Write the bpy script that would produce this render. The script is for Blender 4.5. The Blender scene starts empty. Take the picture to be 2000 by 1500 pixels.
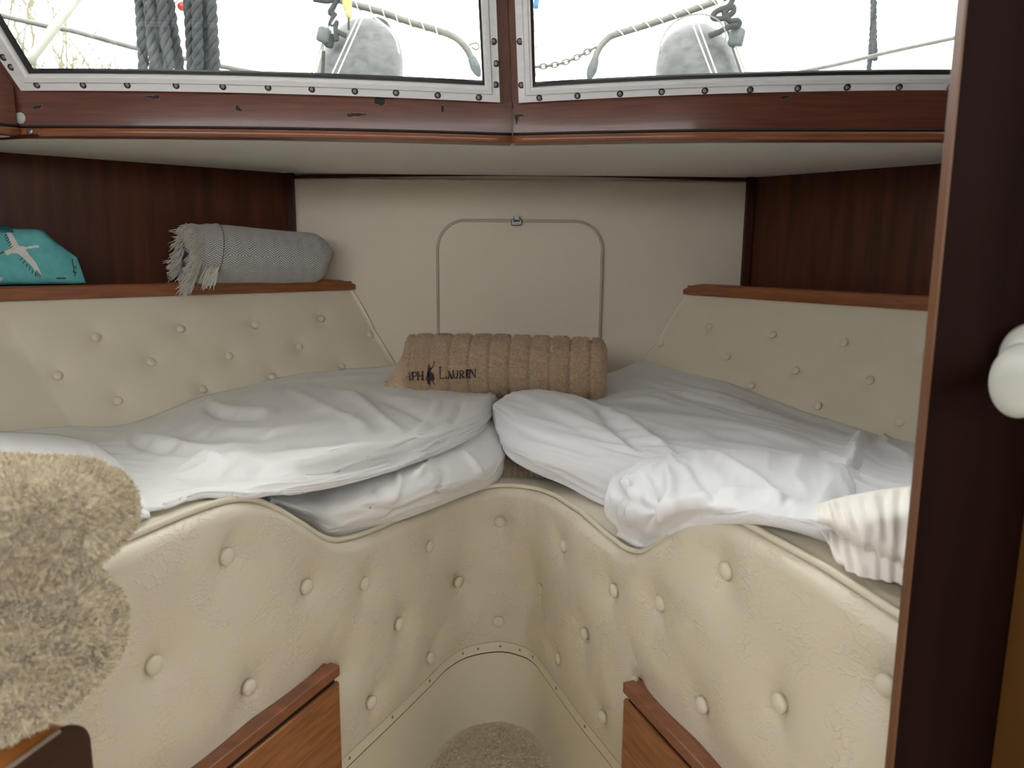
import bpy, bmesh, math, random
import numpy as np
from mathutils import Vector, Matrix, noise as mnoise
from mathutils.bvhtree import BVHTree
random.seed(7); np.random.seed(7)
SC = bpy.context.scene
COL = SC.collection
A = np.array

# ------------------------------------------------------------------ camera
F_PX = 1500.0; PITCH = math.radians(10.06); ROLL = math.radians(0.5); EYE = A([0, 0, .755])
_F = A([0, math.cos(PITCH), -math.sin(PITCH)]); _R0 = A([1., 0, 0]); _U0 = A([0, math.sin(PITCH), math.cos(PITCH)])
_R = math.cos(ROLL)*_R0 + math.sin(ROLL)*_U0
_U = -math.sin(ROLL)*_R0 + math.cos(ROLL)*_U0
cam_d = bpy.data.cameras.new('camera'); cam = bpy.data.objects.new('camera', cam_d); COL.objects.link(cam)
cam_d.sensor_width = 36; cam_d.lens = 36*F_PX/2000; cam_d.clip_start = .02; cam_d.clip_end = 300
cam.matrix_world = Matrix(((_R[0], _U[0], -_F[0], EYE[0]), (_R[1], _U[1], -_F[1], EYE[1]), (_R[2], _U[2], -_F[2], EYE[2]), (0, 0, 0, 1)))
cam_d.dof.use_dof = True; cam_d.dof.focus_distance = 1.25; cam_d.dof.aperture_fstop = 11
SC.camera = cam

# ------------------------------------------------------------------ sky and exposure
w = bpy.data.worlds.new('overcast_sky'); SC.world = w; w.use_nodes = True
bg = w.node_tree.nodes['Background']; bg.inputs[0].default_value = (1, 1, .985, 1); bg.inputs[1].default_value = 3.2
vs = SC.view_settings; vs.view_transform = 'Standard'; vs.look = 'None'; vs.gamma = 1; vs.use_curve_mapping = False
vs.exposure = 1.26

# ------------------------------------------------------------------ measuring helpers
def ray(x, y): return _F + _R*(x-1000)/F_PX - _U*(y-750)/F_PX
def PZ(x, y, z): d = ray(x, y); return EYE + d*((z-EYE[2])/d[2])
def PY(x, y, Y): d = ray(x, y); return EYE + d*(Y/d[1])
def plane(a, b, c):
    n = np.cross(b-a, c-a); n = n/np.linalg.norm(n); return n, n@a
def PP(x, y, P): d = ray(x, y); n, k = P; return EYE + d*((k-n@EYE)/(n@d))
def proj(P):
    q = np.asarray(P) - EYE; z = q@_F
    return 1000 + F_PX*(q@_R)/z, 750 - F_PX*(q@_U)/z
def nrm(v): v = np.asarray(v, float); return v/np.linalg.norm(v)

# ------------------------------------------------------------------ materials
def mat(name, col, rough=.5, col2=None, vscale=20, stretch=(1, 1, 1), bump=None, spec=.5, metal=0, sheen=0, mixpos=(.35, .65), coat=0, rot=(0, 0, 0)):
    m = bpy.data.materials.new(name); m.use_nodes = True; nt = m.node_tree; N = nt.nodes; L = nt.links
    b = N['Principled BSDF']; b.inputs['Base Color'].default_value = (*col, 1); b.inputs['Roughness'].default_value = rough
    b.inputs['Specular IOR Level'].default_value = spec; b.inputs['Metallic'].default_value = metal
    if sheen: b.inputs['Sheen Weight'].default_value = sheen; b.inputs['Sheen Roughness'].default_value = .5
    if coat: b.inputs['Coat Weight'].default_value = coat; b.inputs['Coat Roughness'].default_value = .12
    tc = N.new('ShaderNodeTexCoord'); mp = N.new('ShaderNodeMapping'); mp.inputs['Scale'].default_value = stretch; mp.inputs['Rotation'].default_value = rot
    L.new(tc.outputs['Object'], mp.inputs[0])
    if col2:
        nz = N.new('ShaderNodeTexNoise'); nz.inputs['Scale'].default_value = vscale; nz.inputs['Detail'].default_value = 6
        nz.inputs['Distortion'].default_value = .4
        L.new(mp.outputs[0], nz.inputs['Vector'])
        cr = N.new('ShaderNodeValToRGB'); cr.color_ramp.elements[0].position = mixpos[0]; cr.color_ramp.elements[1].position = mixpos[1]
        cr.color_ramp.elements[0].color = (*col, 1); cr.color_ramp.elements[1].color = (*col2, 1)
        L.new(nz.outputs[0], cr.inputs[0]); L.new(cr.outputs[0], b.inputs['Base Color'])
    if bump:
        h = None
        for (kind, sc, st) in bump:
            if kind == 'noise':
                t = N.new('ShaderNodeTexNoise'); t.inputs['Scale'].default_value = sc; t.inputs['Detail'].default_value = 4; o = t.outputs[0]; L.new(tc.outputs['Object'], t.inputs['Vector'])
            elif kind == 'snoise':
                t = N.new('ShaderNodeTexNoise'); t.inputs['Scale'].default_value = sc; t.inputs['Detail'].default_value = 5; o = t.outputs[0]; L.new(mp.outputs[0], t.inputs['Vector'])
            elif kind == 'crease':
                n2 = N.new('ShaderNodeTexNoise'); n2.inputs['Scale'].default_value = sc*.35; n2.inputs['Detail'].default_value = 3
                L.new(tc.outputs['Object'], n2.inputs['Vector'])
                mx = N.new('ShaderNodeMix'); mx.data_type = 'VECTOR'; mx.inputs['Factor'].default_value = .06
                L.new(mp.outputs[0], mx.inputs['A']); L.new(n2.outputs['Color'], mx.inputs['B'])
                t = N.new('ShaderNodeTexVoronoi'); t.feature = 'DISTANCE_TO_EDGE'; t.inputs['Scale'].default_value = sc
                L.new(mx.outputs['Result'], t.inputs['Vector'])
                # creases come and go
                n3 = N.new('ShaderNodeTexNoise'); n3.inputs['Scale'].default_value = sc*.3; L.new(tc.outputs['Object'], n3.inputs['Vector'])
                mr = N.new('ShaderNodeMapRange'); mr.inputs['From Max'].default_value = .12; mr.inputs['From Min'].default_value = 0
                L.new(t.outputs[0], mr.inputs[0])
                r2 = N.new('ShaderNodeMapRange'); r2.inputs['From Min'].default_value = .42; r2.inputs['From Max'].default_value = .62
                L.new(n3.outputs[0], r2.inputs[0])
                sub = N.new('ShaderNodeMath'); sub.operation = 'SUBTRACT'; sub.inputs[0].default_value = 1; L.new(mr.outputs[0], sub.inputs[1])
                mul = N.new('ShaderNodeMath'); mul.operation = 'MULTIPLY'; L.new(sub.outputs[0], mul.inputs[0]); L.new(r2.outputs[0], mul.inputs[1]); o = mul.outputs[0]
            bp = N.new('ShaderNodeBump'); bp.inputs['Strength'].default_value = st[0]; bp.inputs['Distance'].default_value = st[1]
            L.new(o, bp.inputs['Height'])
            if h: L.new(h, bp.inputs['Normal'])
            h = bp.outputs[0]
        L.new(h, b.inputs['Normal'])
    return m
M = {}
M['vinyl'] = mat('cream_vinyl', (.70, .635, .50), .36, (.73, .665, .53), 6, stretch=(.75, .75, 1.7), bump=[('crease', 88, (.40, .0016)), ('noise', 200, (.10, .001))], spec=.45)
M['vinyl_smooth'] = mat('smooth_cream_vinyl', (.70, .64, .505), .4, (.73, .67, .535), 6, bump=[('noise', 300, (.08, .0008))], spec=.4)
M['vinyl_wall'] = mat('bulkhead_vinyl', (.69, .62, .51), .5, (.72, .65, .535), 4, bump=[('noise', 14, (.18, .006)), ('noise', 300, (.06, .0008))], spec=.35)
M['bead'] = mat('vinyl_bead', (.50, .45, .36), .4, (.46, .41, .33), 30)
M['headliner'] = mat('headliner_white', (.78, .76, .70), .6, (.81, .79, .73), 5, bump=[('noise', 12, (.15, .004))])
M['plinth'] = mat('painted_plinth', (.74, .69, .54), .38, (.77, .71, .56), 4, bump=[('noise', 25, (.08, .003))])
M['mahog'] = mat('mahogany_beam', (.105, .034, .022), .35, (.155, .052, .034), 9, stretch=(1.2, 6, 22), bump=[('snoise', 18, (.12, .001))], coat=.25)
M['mahog_v'] = mat('mahogany_post', (.10, .04, .026), .38, (.14, .055, .036), 9, stretch=(22, 6, 1.5), coat=.2)
M['mahog_strip'] = mat('mahogany_moulding', (.20, .065, .028), .32, (.27, .095, .04), 9, stretch=(1.5, 6, 22), coat=.3)
M['veneer'] = mat('dark_veneer', (.055, .017, .009), .42, (.092, .028, .013), 5, stretch=(9, 9, .7), bump=[('snoise', 60, (.05, .0006))], spec=.25)
M['veneer_trim'] = mat('dark_veneer_trim', (.04, .012, .008), .5, (.055, .017, .010), 5, stretch=(9, 9, .7), spec=.15)
M['shelf'] = mat('shelf_mahogany', (.20, .062, .020), .3, (.29, .098, .032), 8, stretch=(2, 2, 22), coat=.35, bump=[('snoise', 20, (.06, .0006))])
M['drawer'] = mat('drawer_teak', (.22, .070, .016), .27, (.36, .135, .036), 7, stretch=(2.5, 2.5, 26), coat=.4, bump=[('snoise', 22, (.06, .0006))], mixpos=(.3, .7))
M['bulk'] = mat('shaded_bulkhead', (.010, .003, .002), .6, (.015, .0045, .003), 5, stretch=(9, 9, .8), spec=.08)  # near black holds the shade of the unlit aft face
M['lipping'] = mat('bulkhead_lipping', (.115, .042, .018), .45, (.155, .062, .026), 6, stretch=(5, 5, .8), bump=[('noise', 40, (.15, .001))])  # lighter than the face, for window light on the edge
M['post'] = mat('brown_post', (.10, .042, .008), .5, (.13, .055, .011), 4, stretch=(6, 6, .6))
M['alu'] = mat('anodised_aluminium', (.84, .85, .88), .45, (.90, .91, .93), 14, stretch=(1, 8, 8), metal=.15, bump=[('noise', 120, (.05, .0006))])
M['steel'] = mat('steel_screw', (.42, .40, .38), .3, (.22, .20, .18), 300, metal=1)
M['chrome'] = mat('chrome', (.22, .22, .22), .38, (.12, .12, .12), 90, metal=.9)
M['rubber'] = mat('black_rubber', (.012, .012, .013), .55, (.02, .02, .02), 60)
M['sheet'] = mat('white_cotton', (.84, .845, .84), .8, (.87, .87, .865), 3, bump=[('noise', 30, (.12, .004)), ('noise', 900, (.08, .0005))], sheen=.15, spec=.2)
M['sheet2'] = mat('bluish_white_cotton', (.825, .835, .87), .8, (.85, .86, .885), 3, bump=[('noise', 30, (.12, .004)), ('noise', 900, (.08, .0005))], sheen=.15, spec=.2)
M['pillow'] = mat('cream_pillow_cotton', (.86, .82, .77), .8, (.88, .845, .79), 4, bump=[('noise', 900, (.08, .0005))], sheen=.15, spec=.2)
M['towel'] = mat('brown_terry', (.58, .395, .225), .95, (.75, .55, .345), 150, bump=[('noise', 420, (1.0, .005))], sheen=.5, spec=.1, mixpos=(.3, .7))
M['thread'] = mat('dark_embroidery', (.025, .014, .022), .8, (.04, .022, .03), 400)
M['teal'] = mat('teal_cotton', (.11, .40, .41), .85, (.15, .47, .47), 60, bump=[('noise', 400, (.2, .001))], spec=.15)
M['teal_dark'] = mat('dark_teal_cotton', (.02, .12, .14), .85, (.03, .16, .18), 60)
M['print_white'] = mat('white_print', (.60, .61, .57), .85, (.66, .67, .63), 90)
M['print_dark'] = mat('dark_print', (.03, .045, .055), .85, (.05, .06, .07), 90)
M['fringe'] = mat('wool_fringe', (.62, .58, .52), .9, (.72, .68, .62), 120, sheen=.3)
M['hem'] = mat('grey_hem_stitch', (.12, .13, .13), .9, (.16, .17, .17), 120)
M['fleece'] = mat('sheepskin_fleece', (.56, .47, .325), .95, (.70, .61, .45), 26, bump=[('noise', 160, (.8, .006))], sheen=.5, spec=.1)
M['carpet'] = mat('beige_carpet', (.62, .53, .39), .95, (.80, .71, .55), 220, bump=[('noise', 500, (.5, .003))], spec=.1, mixpos=(.3, .7))
M['knit'] = mat('brown_knit', (.27, .21, .15), .9, (.34, .27, .2), 90, bump=[('noise', 500, (.4, .002))], spec=.1)
M['porcelain'] = mat('white_enamel', (.50, .51, .47), .35, (.40, .41, .38), 30, mixpos=(.5, .8))
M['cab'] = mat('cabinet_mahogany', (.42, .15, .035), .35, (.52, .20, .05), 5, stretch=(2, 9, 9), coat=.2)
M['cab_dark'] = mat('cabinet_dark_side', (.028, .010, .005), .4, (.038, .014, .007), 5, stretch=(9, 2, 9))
M['edge_grey'] = mat('worn_edge', (.30, .23, .17), .5, (.36, .28, .2), 60)
M['chip'] = mat('bare_gouge', (.012, .010, .010), .7, (.03, .02, .018), 300)
M['chip_rim'] = mat('bare_gouge_rim', (.20, .14, .09), .7, (.12, .07, .05), 300)
M['fender'] = mat('weathered_fender', (.034, .036, .036), .6, (.064, .067, .067), 14, stretch=(2, 1, 3), bump=[('noise', 60, (.3, .004))])
M['rope'] = mat('navy_rope', (.011, .014, .017), .9, (.019, .023, .026), 90)
M['rope_black'] = mat('black_rope', (.012, .014, .014), .9, (.02, .024, .024), 90)
M['rail'] = mat('stainless_rail', (.055, .053, .046), .45, (.09, .087, .075), 14, metal=.1)
M['rail_white'] = mat('white_stanchion', (.27, .27, .235), .5, (.31, .31, .27), 14)
M['wire'] = mat('white_cord_and_reflection', (.35, .35, .34), .6, (.3, .3, .29), 50)  # also colours the reflected lines by the fenders
M['tape'] = mat('blue_grey_tape', (.035, .043, .046), .7, (.06, .07, .07), 80)
M['yellow'] = mat('yellow_fitting', (.20, .19, .06), .6, (.24, .23, .08), 30)
M['red'] = mat('red_float', (.30, .02, .008), .4, (.36, .03, .012), 30)
M['blue'] = mat('blue_cord', (.03, .10, .20), .7, (.05, .14, .26), 200)
M['branch'] = mat('bare_branch', (.13, .125, .09), .9, (.17, .165, .12), 3)
M['gel'] = mat('white_gelcoat', (.6, .6, .58), .4, (.64, .64, .62), 2)
M['water'] = mat('grey_water', (.10, .11, .11), .2, (.13, .14, .14), 1)
M['dust'] = M['wire']

gm = bpy.data.materials.new('window_glass'); gm.use_nodes = True; nt = gm.node_tree; nt.nodes.clear()
o_ = nt.nodes.new('ShaderNodeOutputMaterial'); t_ = nt.nodes.new('ShaderNodeBsdfTransparent'); t_.inputs[0].default_value = (.95, .965, .95, 1)
g_ = nt.nodes.new('ShaderNodeBsdfGlossy'); g_.inputs['Roughness'].default_value = .03; x_ = nt.nodes.new('ShaderNodeMixShader')
fr = nt.nodes.new('ShaderNodeFresnel'); fr.inputs[0].default_value = 1.35
nt.links.new(fr.outputs[0], x_.inputs[0]); nt.links.new(t_.outputs[0], x_.inputs[1]); nt.links.new(g_.outputs[0], x_.inputs[2]); nt.links.new(x_.outputs[0], o_.inputs[0])
M['glass'] = gm

def herringbone():
    m = bpy.data.materials.new('herringbone_throw'); m.use_nodes = True; nt = m.node_tree; N = nt.nodes; L = nt.links; b = N['Principled BSDF']
    b.inputs['Roughness'].default_value = .9; b.inputs['Specular IOR Level'].default_value = .1; b.inputs['Sheen Weight'].default_value = .3
    uv = N.new('ShaderNodeUVMap'); sp = N.new('ShaderNodeSeparateXYZ'); L.new(uv.outputs[0], sp.inputs[0])
    def mth(op, a, bb=None):
        n = N.new('ShaderNodeMath'); n.operation = op
        for i, v in enumerate((a, bb)):
            if v is None: continue
            if isinstance(v, (int, float)): n.inputs[i].default_value = v
            else: L.new(v, n.inputs[i])
        return n.outputs[0]
    # zig-zag: columns 26 mm across the roll, stripes 4.2 mm
    pp = mth('PINGPONG', sp.outputs['X'], .014)
    ph = mth('ADD', mth('MULTIPLY', sp.outputs['Y'], 1.0), mth('MULTIPLY', pp, .75))
    s = mth('SINE', mth('MULTIPLY', ph, 2*math.pi/.0052))
    mr = N.new('ShaderNodeMapRange'); mr.inputs['From Min'].default_value = -.25; mr.inputs['From Max'].default_value = .6; L.new(s, mr.inputs[0])
    mx = N.new('ShaderNodeMix'); mx.data_type = 'RGBA'; mx.inputs['A'].default_value = (.24, .24, .235, 1); mx.inputs['B'].default_value = (.72, .69, .66, 1)
    L.new(mr.outputs[0], mx.inputs['Factor']); L.new(mx.outputs['Result'], b.inputs['Base Color'])
    bp = N.new('ShaderNodeBump'); bp.inputs['Strength'].default_value = .4; bp.inputs['Distance'].default_value = .0015; L.new(s, bp.inputs['Height']); L.new(bp.outputs[0], b.inputs['Normal'])
    return m
M['herring'] = herringbone()

# ------------------------------------------------------------------ object helpers
def tag(o, label=None, cat=None, group=None, kind=None):
    if label: o['label'] = label
    if cat: o['category'] = cat
    if group: o['group'] = group
    if kind: o['kind'] = kind
    return o
def thing(name, loc, label, cat, group=None, kind=None):
    o = bpy.data.objects.new(name, None); COL.objects.link(o); o.location = Vector(loc); o.empty_display_size = .05
    return tag(o, label, cat, group, kind)
def wloc(o):
    v = Vector((0, 0, 0))
    while o is not None: v = v + o.location; o = o.parent
    return v
def mesh_data(name, V, Fc, smooth=True):
    me = bpy.data.meshes.new(name); me.from_pydata([tuple(map(float, v)) for v in V], [], [tuple(map(int, f)) for f in Fc])
    bm = bmesh.new(); bm.from_mesh(me); bmesh.ops.recalc_face_normals(bm, faces=bm.faces); bm.to_mesh(me); bm.free()
    if smooth:
        for p in me.polygons: p.use_smooth = True
    me.update(); return me
def obj(name, V, Fc, material, parent=None, smooth=True, origin=None, auto=None):
    V = np.asarray(V, float)
    if parent is not None: base = A(wloc(parent))
    elif origin is not None: base = A(origin)
    else:
        base = A([(V[:, 0].min()+V[:, 0].max())/2, (V[:, 1].min()+V[:, 1].max())/2, V[:, 2].min()])
    me = mesh_data(name, V-base, Fc, smooth)
    me.materials.append(M[material] if isinstance(material, str) else material)
    o = bpy.data.objects.new(name, me); COL.objects.link(o)
    if parent is not None: o.parent = parent
    else: o.location = Vector(base)
    if auto is not None:
        o.modifiers.new('bevel_shade', 'EDGE_SPLIT').split_angle = math.radians(auto)
    return o
class MB:
    def __init__(s): s.v = []; s.f = []
    def add(s, V, Fc):
        n = len(s.v); s.v += [tuple(x) for x in V]; s.f += [tuple(i+n for i in q) for q in Fc]; return s
def box_vf(c, e1, e2, e3):
    c, e1, e2, e3 = map(lambda q: np.asarray(q, float), (c, e1, e2, e3))
    V = [c+sx*e1+sy*e2+sz*e3 for sz in (-1, 1) for sy in (-1, 1) for sx in (-1, 1)]
    return V, [(0, 2, 3, 1), (4, 5, 7, 6), (0, 1, 5, 4), (2, 6, 7, 3), (0, 4, 6, 2), (1, 3, 7, 5)]
def abox(x0, x1, y0, y1, z0, z1): return box_vf(((x0+x1)/2, (y0+y1)/2, (z0+z1)/2), ((x1-x0)/2, 0, 0), (0, (y1-y0)/2, 0), (0, 0, (z1-z0)/2))
def prism(poly, ext):
    """closed 3-D polygon extruded by a vector; the caps are ngons"""
    P = [np.asarray(q, float) for q in poly]; n = len(P); e = np.asarray(ext, float)
    return P+[q+e for q in P], [tuple(range(n)), tuple(range(2*n-1, n-1, -1))]+[(i, (i+1) % n, n+(i+1) % n, n+i) for i in range(n)]
def cr(P, n):
    """centripetal-free Catmull-Rom through points, n samples, uniform in arc length"""
    P = np.asarray(P, float); Q = np.vstack([2*P[0]-P[1], P, 2*P[-1]-P[-2]]); out = []
    for i in range(1, len(Q)-2):
        t = np.linspace(0, 1, 24, endpoint=False)[:, None]
        a, b, c, d = Q[i-1], Q[i], Q[i+1], Q[i+2]
        out.append(.5*((2*b)+(-a+c)*t+(2*a-5*b+4*c-d)*t**2+(-a+3*b-3*c+d)*t**3))
    out = np.vstack(out+[P[-1:]]); s = np.r_[0, np.cumsum(np.linalg.norm(np.diff(out, axis=0), axis=1))]
    u = np.linspace(0, s[-1], n); return np.stack([np.interp(u, s, out[:, k]) for k in range(out.shape[1])], 1)
def tube_vf(P, r, seg=8, cap=True, close=False):
    P = np.asarray(P, float); n = len(P); rr = np.full(n, r) if np.isscalar(r) else np.asarray(r, float)
    T = np.gradient(P, axis=0)
    if close: T = (np.roll(P, -1, 0)-np.roll(P, 1, 0))
    T /= np.linalg.norm(T, axis=1)[:, None]+1e-12
    up = A([0, 0, 1.]) if abs(T[0][2]) < .9 else A([1., 0, 0]); nn = nrm(np.cross(T[0], up)); V = []
    for i in range(n):
        nn = nn-T[i]*(nn@T[i]); nn = nrm(nn); bb = np.cross(T[i], nn)
        for k in range(seg):
            a = 2*math.pi*k/seg; V.append(P[i]+rr[i]*(math.cos(a)*nn+math.sin(a)*bb))
    Fc = []
    for i in range(n if close else n-1):
        j = (i+1) % n
        for k in range(seg): Fc.append((i*seg+k, i*seg+(k+1) % seg, j*seg+(k+1) % seg, j*seg+k))
    if cap and not close: Fc += [tuple(range(seg-1, -1, -1)), tuple((n-1)*seg+k for k in range(seg))]
    return V, Fc
def lathe_vf(c, axis, prof, seg=24):
    """prof: (distance along axis, radius)"""
    c = np.asarray(c, float); ax = nrm(axis); u = nrm(np.cross(ax, [0, 0, 1.] if abs(ax[2]) < .9 else [1., 0, 0])); v = np.cross(ax, u)
    V = []; n = len(prof)
    for (h, r) in prof:
        for k in range(seg):
            a = 2*math.pi*k/seg; V.append(c+ax*h+max(r, 1e-4)*(math.cos(a)*u+math.sin(a)*v))
    Fc = [(i*seg+k, i*seg+(k+1) % seg, (i+1)*seg+(k+1) % seg, (i+1)*seg+k) for i in range(n-1) for k in range(seg)]
    return V, Fc+[tuple(range(seg-1, -1, -1)), tuple((n-1)*seg+k for k in range(seg))]
def grid_f(nv, nu): return [(j*nu+i, j*nu+i+1, (j+1)*nu+i+1, (j+1)*nu+i) for j in range(nv-1) for i in range(nu-1)]
def crm(x, Q):
    """Catmull-Rom sample (uniform parameter) along axis 0"""
    n = len(Q); P = np.concatenate([2*Q[:1]-Q[1:2], Q, 2*Q[-1:]-Q[-2:-1]]); i = np.clip(np.floor(x).astype(int), 0, n-2); t = (x-i).reshape(-1, *([1]*(Q.ndim-1)))
    a, b, c, d = P[i], P[i+1], P[i+2], P[i+3]
    return .5*((2*b)+(-a+c)*t+(2*a-5*b+4*c-d)*t**2+(-a+3*b-3*c+d)*t**3)
def net(ctrl, nv, nu):
    Q = A([[PZ(*p) if not isinstance(p, np.ndarray) else p for p in row] for row in ctrl])
    Q = crm(np.linspace(0, Q.shape[0]-1, nv), Q)
    return np.swapaxes(crm(np.linspace(0, Q.shape[1]-1, nu), np.swapaxes(Q, 0, 1)), 0, 1)
def normals(G):
    n = np.cross(np.gradient(G, axis=1), np.gradient(G, axis=0)); n /= np.linalg.norm(n, axis=2)[..., None]+1e-12
    s = np.sign(np.sum(n*(EYE-G), axis=2)); 
    return n*np.where(s == 0, 1, np.sign(np.median(s)))[..., None]
def folds(G, lines):
    """raise or sink a cloth grid along drawn fold lines: (points in px, half width px, height m)"""
    px, py = proj(G); D = np.zeros(px.shape)
    for pts, wd, h in lines:
        pts = cr(A(pts, float), 30); best = np.full(px.shape, 1e9); tt = np.zeros(px.shape)
        for k in range(len(pts)-1):
            a, b = pts[k], pts[k+1]; d = b-a; L2 = d@d+1e-9
            t = np.clip(((px-a[0])*d[0]+(py-a[1])*d[1])/L2, 0, 1); q = np.hypot(px-a[0]-t*d[0], py-a[1]-t*d[1])
            m = q < best; best = np.where(m, q, best); tt = np.where(m, (k+t)/(len(pts)-1), tt)
        D += 1.5*h*np.exp(-(best/wd)**2)*np.clip(np.minimum(tt, 1-tt)*5, 0, 1)**.7
    return G+normals(G)*(D*edge_fade(G))[..., None]
FADE = [.70, .80]
def edge_fade(G):
    v = np.linspace(0, 1, G.shape[0])[:, None]; return np.clip((FADE[1]-v)/(FADE[1]-FADE[0]), 0, 1)*np.ones(G.shape[:2])
def wrinkle(G, su, sv, amp, seed=0, ridged=True, warp=.6):
    nv, nu = G.shape[:2]; D = np.zeros((nv, nu))
    for j in range(nv):
        for i in range(nu):
            u = i/nu*su; v = j/nv*sv
            wv = mnoise.noise((u*.7+seed, v*.4, 3.1+seed))*warp
            q = mnoise.noise((u, v+wv*2.2, seed*1.7)); q2 = mnoise.noise((u*2.3, v*2.1+wv*3, seed*2.9+5))
            D[j, i] = ((1-abs(q)*2.2)*.6+(1-abs(q2)*2)*.3-.45) if ridged else q
    return G+normals(G)*(D*amp*edge_fade(G))[..., None]
def cloth(name, G, material, parent=None, thick=.006):
    nv, nu = G.shape[:2]
    N_ = normals(G); B = G-N_*thick; V = np.vstack([G.reshape(-1, 3), B.reshape(-1, 3)]); n = nv*nu
    Fc = grid_f(nv, nu); Fc += [tuple(n+i for i in reversed(q)) for q in Fc]
    rim = [i for i in range(nu)]+[j*nu+nu-1 for j in range(1, nv)]+[(nv-1)*nu+i for i in range(nu-2, -1, -1)]+[j*nu for j in range(nv-2, 0, -1)]
    for k in range(len(rim)): a, b = rim[k], rim[(k+1) % len(rim)]; Fc.append((b, a, n+a, n+b))
    return obj(name, V, Fc, material, parent)
def bvh_of(o):
    b = wloc(o); me = o.data
    return BVHTree.FromPolygons([v.co+b for v in me.vertices], [p.vertices[:] for p in me.polygons])
def cast(bv, x, y, lift=.0008):
    h = bv.ray_cast(Vector(EYE), Vector(nrm(ray(x, y))))
    if h[0] is None: return None
    n = A(h[1]); n = n if n@(EYE-A(h[0])) > 0 else -n
    return A(h[0])+n*lift
def ribbon_px(bv, pts, wd, lift=.0008, n=None):
    """a flat stroke laid on a surface (pts in px)"""
    P = A(pts, float); L = np.linalg.norm(np.diff(P, axis=0), axis=1).sum(); n = n or max(3, int(L/2.0)+2)
    if len(P) > 2: P = cr(P, n)
    else: P = P[0]+(P[1]-P[0])*np.linspace(0, 1, n)[:, None]
    T = np.gradient(P, axis=0); T /= np.linalg.norm(T, axis=1)[:, None]+1e-9; Q = np.stack([-T[:, 1], T[:, 0]], 1)
    ww = np.full(n, wd) if np.isscalar(wd) else np.interp(np.linspace(0, 1, n), np.linspace(0, 1, len(wd)), wd)
    V = []
    for i in range(n):
        for s in (-1, 1):
            p = cast(bv, *(P[i]+s*Q[i]*ww[i]/2), lift)
            if p is None: return [], []
            V.append(p)
    return V, [(2*i, 2*i+1, 2*i+3, 2*i+2) for i in range(n-1)]
def blob_px(bv, poly, lift=.0008, step=3.0):
    """a flat filled shape laid on a surface (outline in px), cut into small cells"""
    P = A(poly, float); V = []; Fc = []
    ys = np.arange(P[:, 1].min(), P[:, 1].max(), step); rows = []
    for y in ys:
        xs = []
        for k in range(len(P)):
            a, b = P[k], P[(k+1) % len(P)]
            if (a[1] <= y+step/2) != (b[1] <= y+step/2): xs.append(a[0]+(y+step/2-a[1])/(b[1]-a[1])*(b[0]-a[0]))
        xs.sort()
        for q in range(0, len(xs)-1, 2): rows.append((y, xs[q], xs[q+1]))
    for (y, x0, x1) in rows:
        m = max(1, int((x1-x0)/step)); 
        for k in range(m):
            c = [cast(bv, xx, yy, lift) for xx, yy in ((x0+(x1-x0)*k/m, y), (x0+(x1-x0)*(k+1)/m, y), (x0+(x1-x0)*(k+1)/m, y+step), (x0+(x1-x0)*k/m, y+step))]
            if any(q is None for q in c): continue
            n = len(V); V += c; Fc.append((n, n+1, n+2, n+3))
    return V, Fc
def frame_rot(n):
    n = Vector(n).normalized(); return n.to_track_quat('Z', 'Y')
def shared(name, me, loc, n, parent, scale=(1, 1, 1), spin=0):
    o = bpy.data.objects.new(name, me); COL.objects.link(o); o.parent = parent
    o.location = Vector(loc)-wloc(parent); q = frame_rot(n)
    if spin: q = q @ Matrix.Rotation(spin, 4, 'Z').to_quaternion()
    o.rotation_mode = 'QUATERNION'; o.rotation_quaternion = q; o.scale = scale; return o
def struct(name, vf, material, label=None, smooth=False, cat=None):
    o = obj(name, *vf, material, smooth=smooth); o['kind'] = 'structure'
    if label: o['label'] = label
    if cat: o['category'] = cat
    return o
def dome(name, r, h, material, seg=18, base=.0):
    prof = [(-base, r*.86), (0, r*.97), (h*.25, r), (h*.6, r*.86), (h*.88, r*.5), (h, r*.12)]
    V, Fc = lathe_vf((0, 0, 0), (0, 0, 1), prof, seg); me = mesh_data(name, V, Fc); me.materials.append(M[material]); return me
BUTTON = dome('button', .0088, .0050, 'vinyl_smooth', 18, .004)
def screw_me():
    V, Fc = lathe_vf((0, 0, 0), (0, 0, 1), [(-.001, .0042), (.0004, .0044), (.0012, .0036), (.0015, .0018), (.0015, .0004)], 14)
    me = mesh_data('screw', V, Fc); me.materials.append(M['steel']); return me
SCREW = screw_me()
def ring_me():
    V, Fc = lathe_vf((0, 0, 0), (0, 0, 1), [(0, .0052), (.0006, .0052), (.0006, .0035), (.0003, .001)], 14); me = mesh_data('screw_recess', V, Fc); me.materials.append(M['rubber']); return me
SCREW_RING = ring_me()

# ================================================================== THE SETTING
WY = 1.9
# plan lines of the lining: shelf fronts and upper side panels
def ext_line(p0, p1, *rest): return [A(p0), A(p1)]+[A(r) for r in rest]
SHELF_L = ext_line((-.392, 1.9), (-.955, 1.405), (-1.12, 1.15), (-1.2, .85), (-1.22, .49))
SHELF_R = ext_line((.426, 1.9), (.800, 1.410), (1.0, 1.12), (1.1, .85), (1.12, .49))
SHZ = .652
PLP = plane(A([-.392, 1.9, SHZ]), A([-.943, 1.417, SHZ]), A([-.289, 1.9, .461]))
PRP = plane(A([.426, 1.9, SHZ]), A([.781, 1.434, SHZ]), A([.326, 1.9, .479]))

# front bulkhead lined with vinyl
struct('wall_front', abox(-1.25, 1.25, WY, WY+.04, 0, .96), 'vinyl_wall', 'cream vinyl lined bulkhead across the forward end of the cabin')
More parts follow.
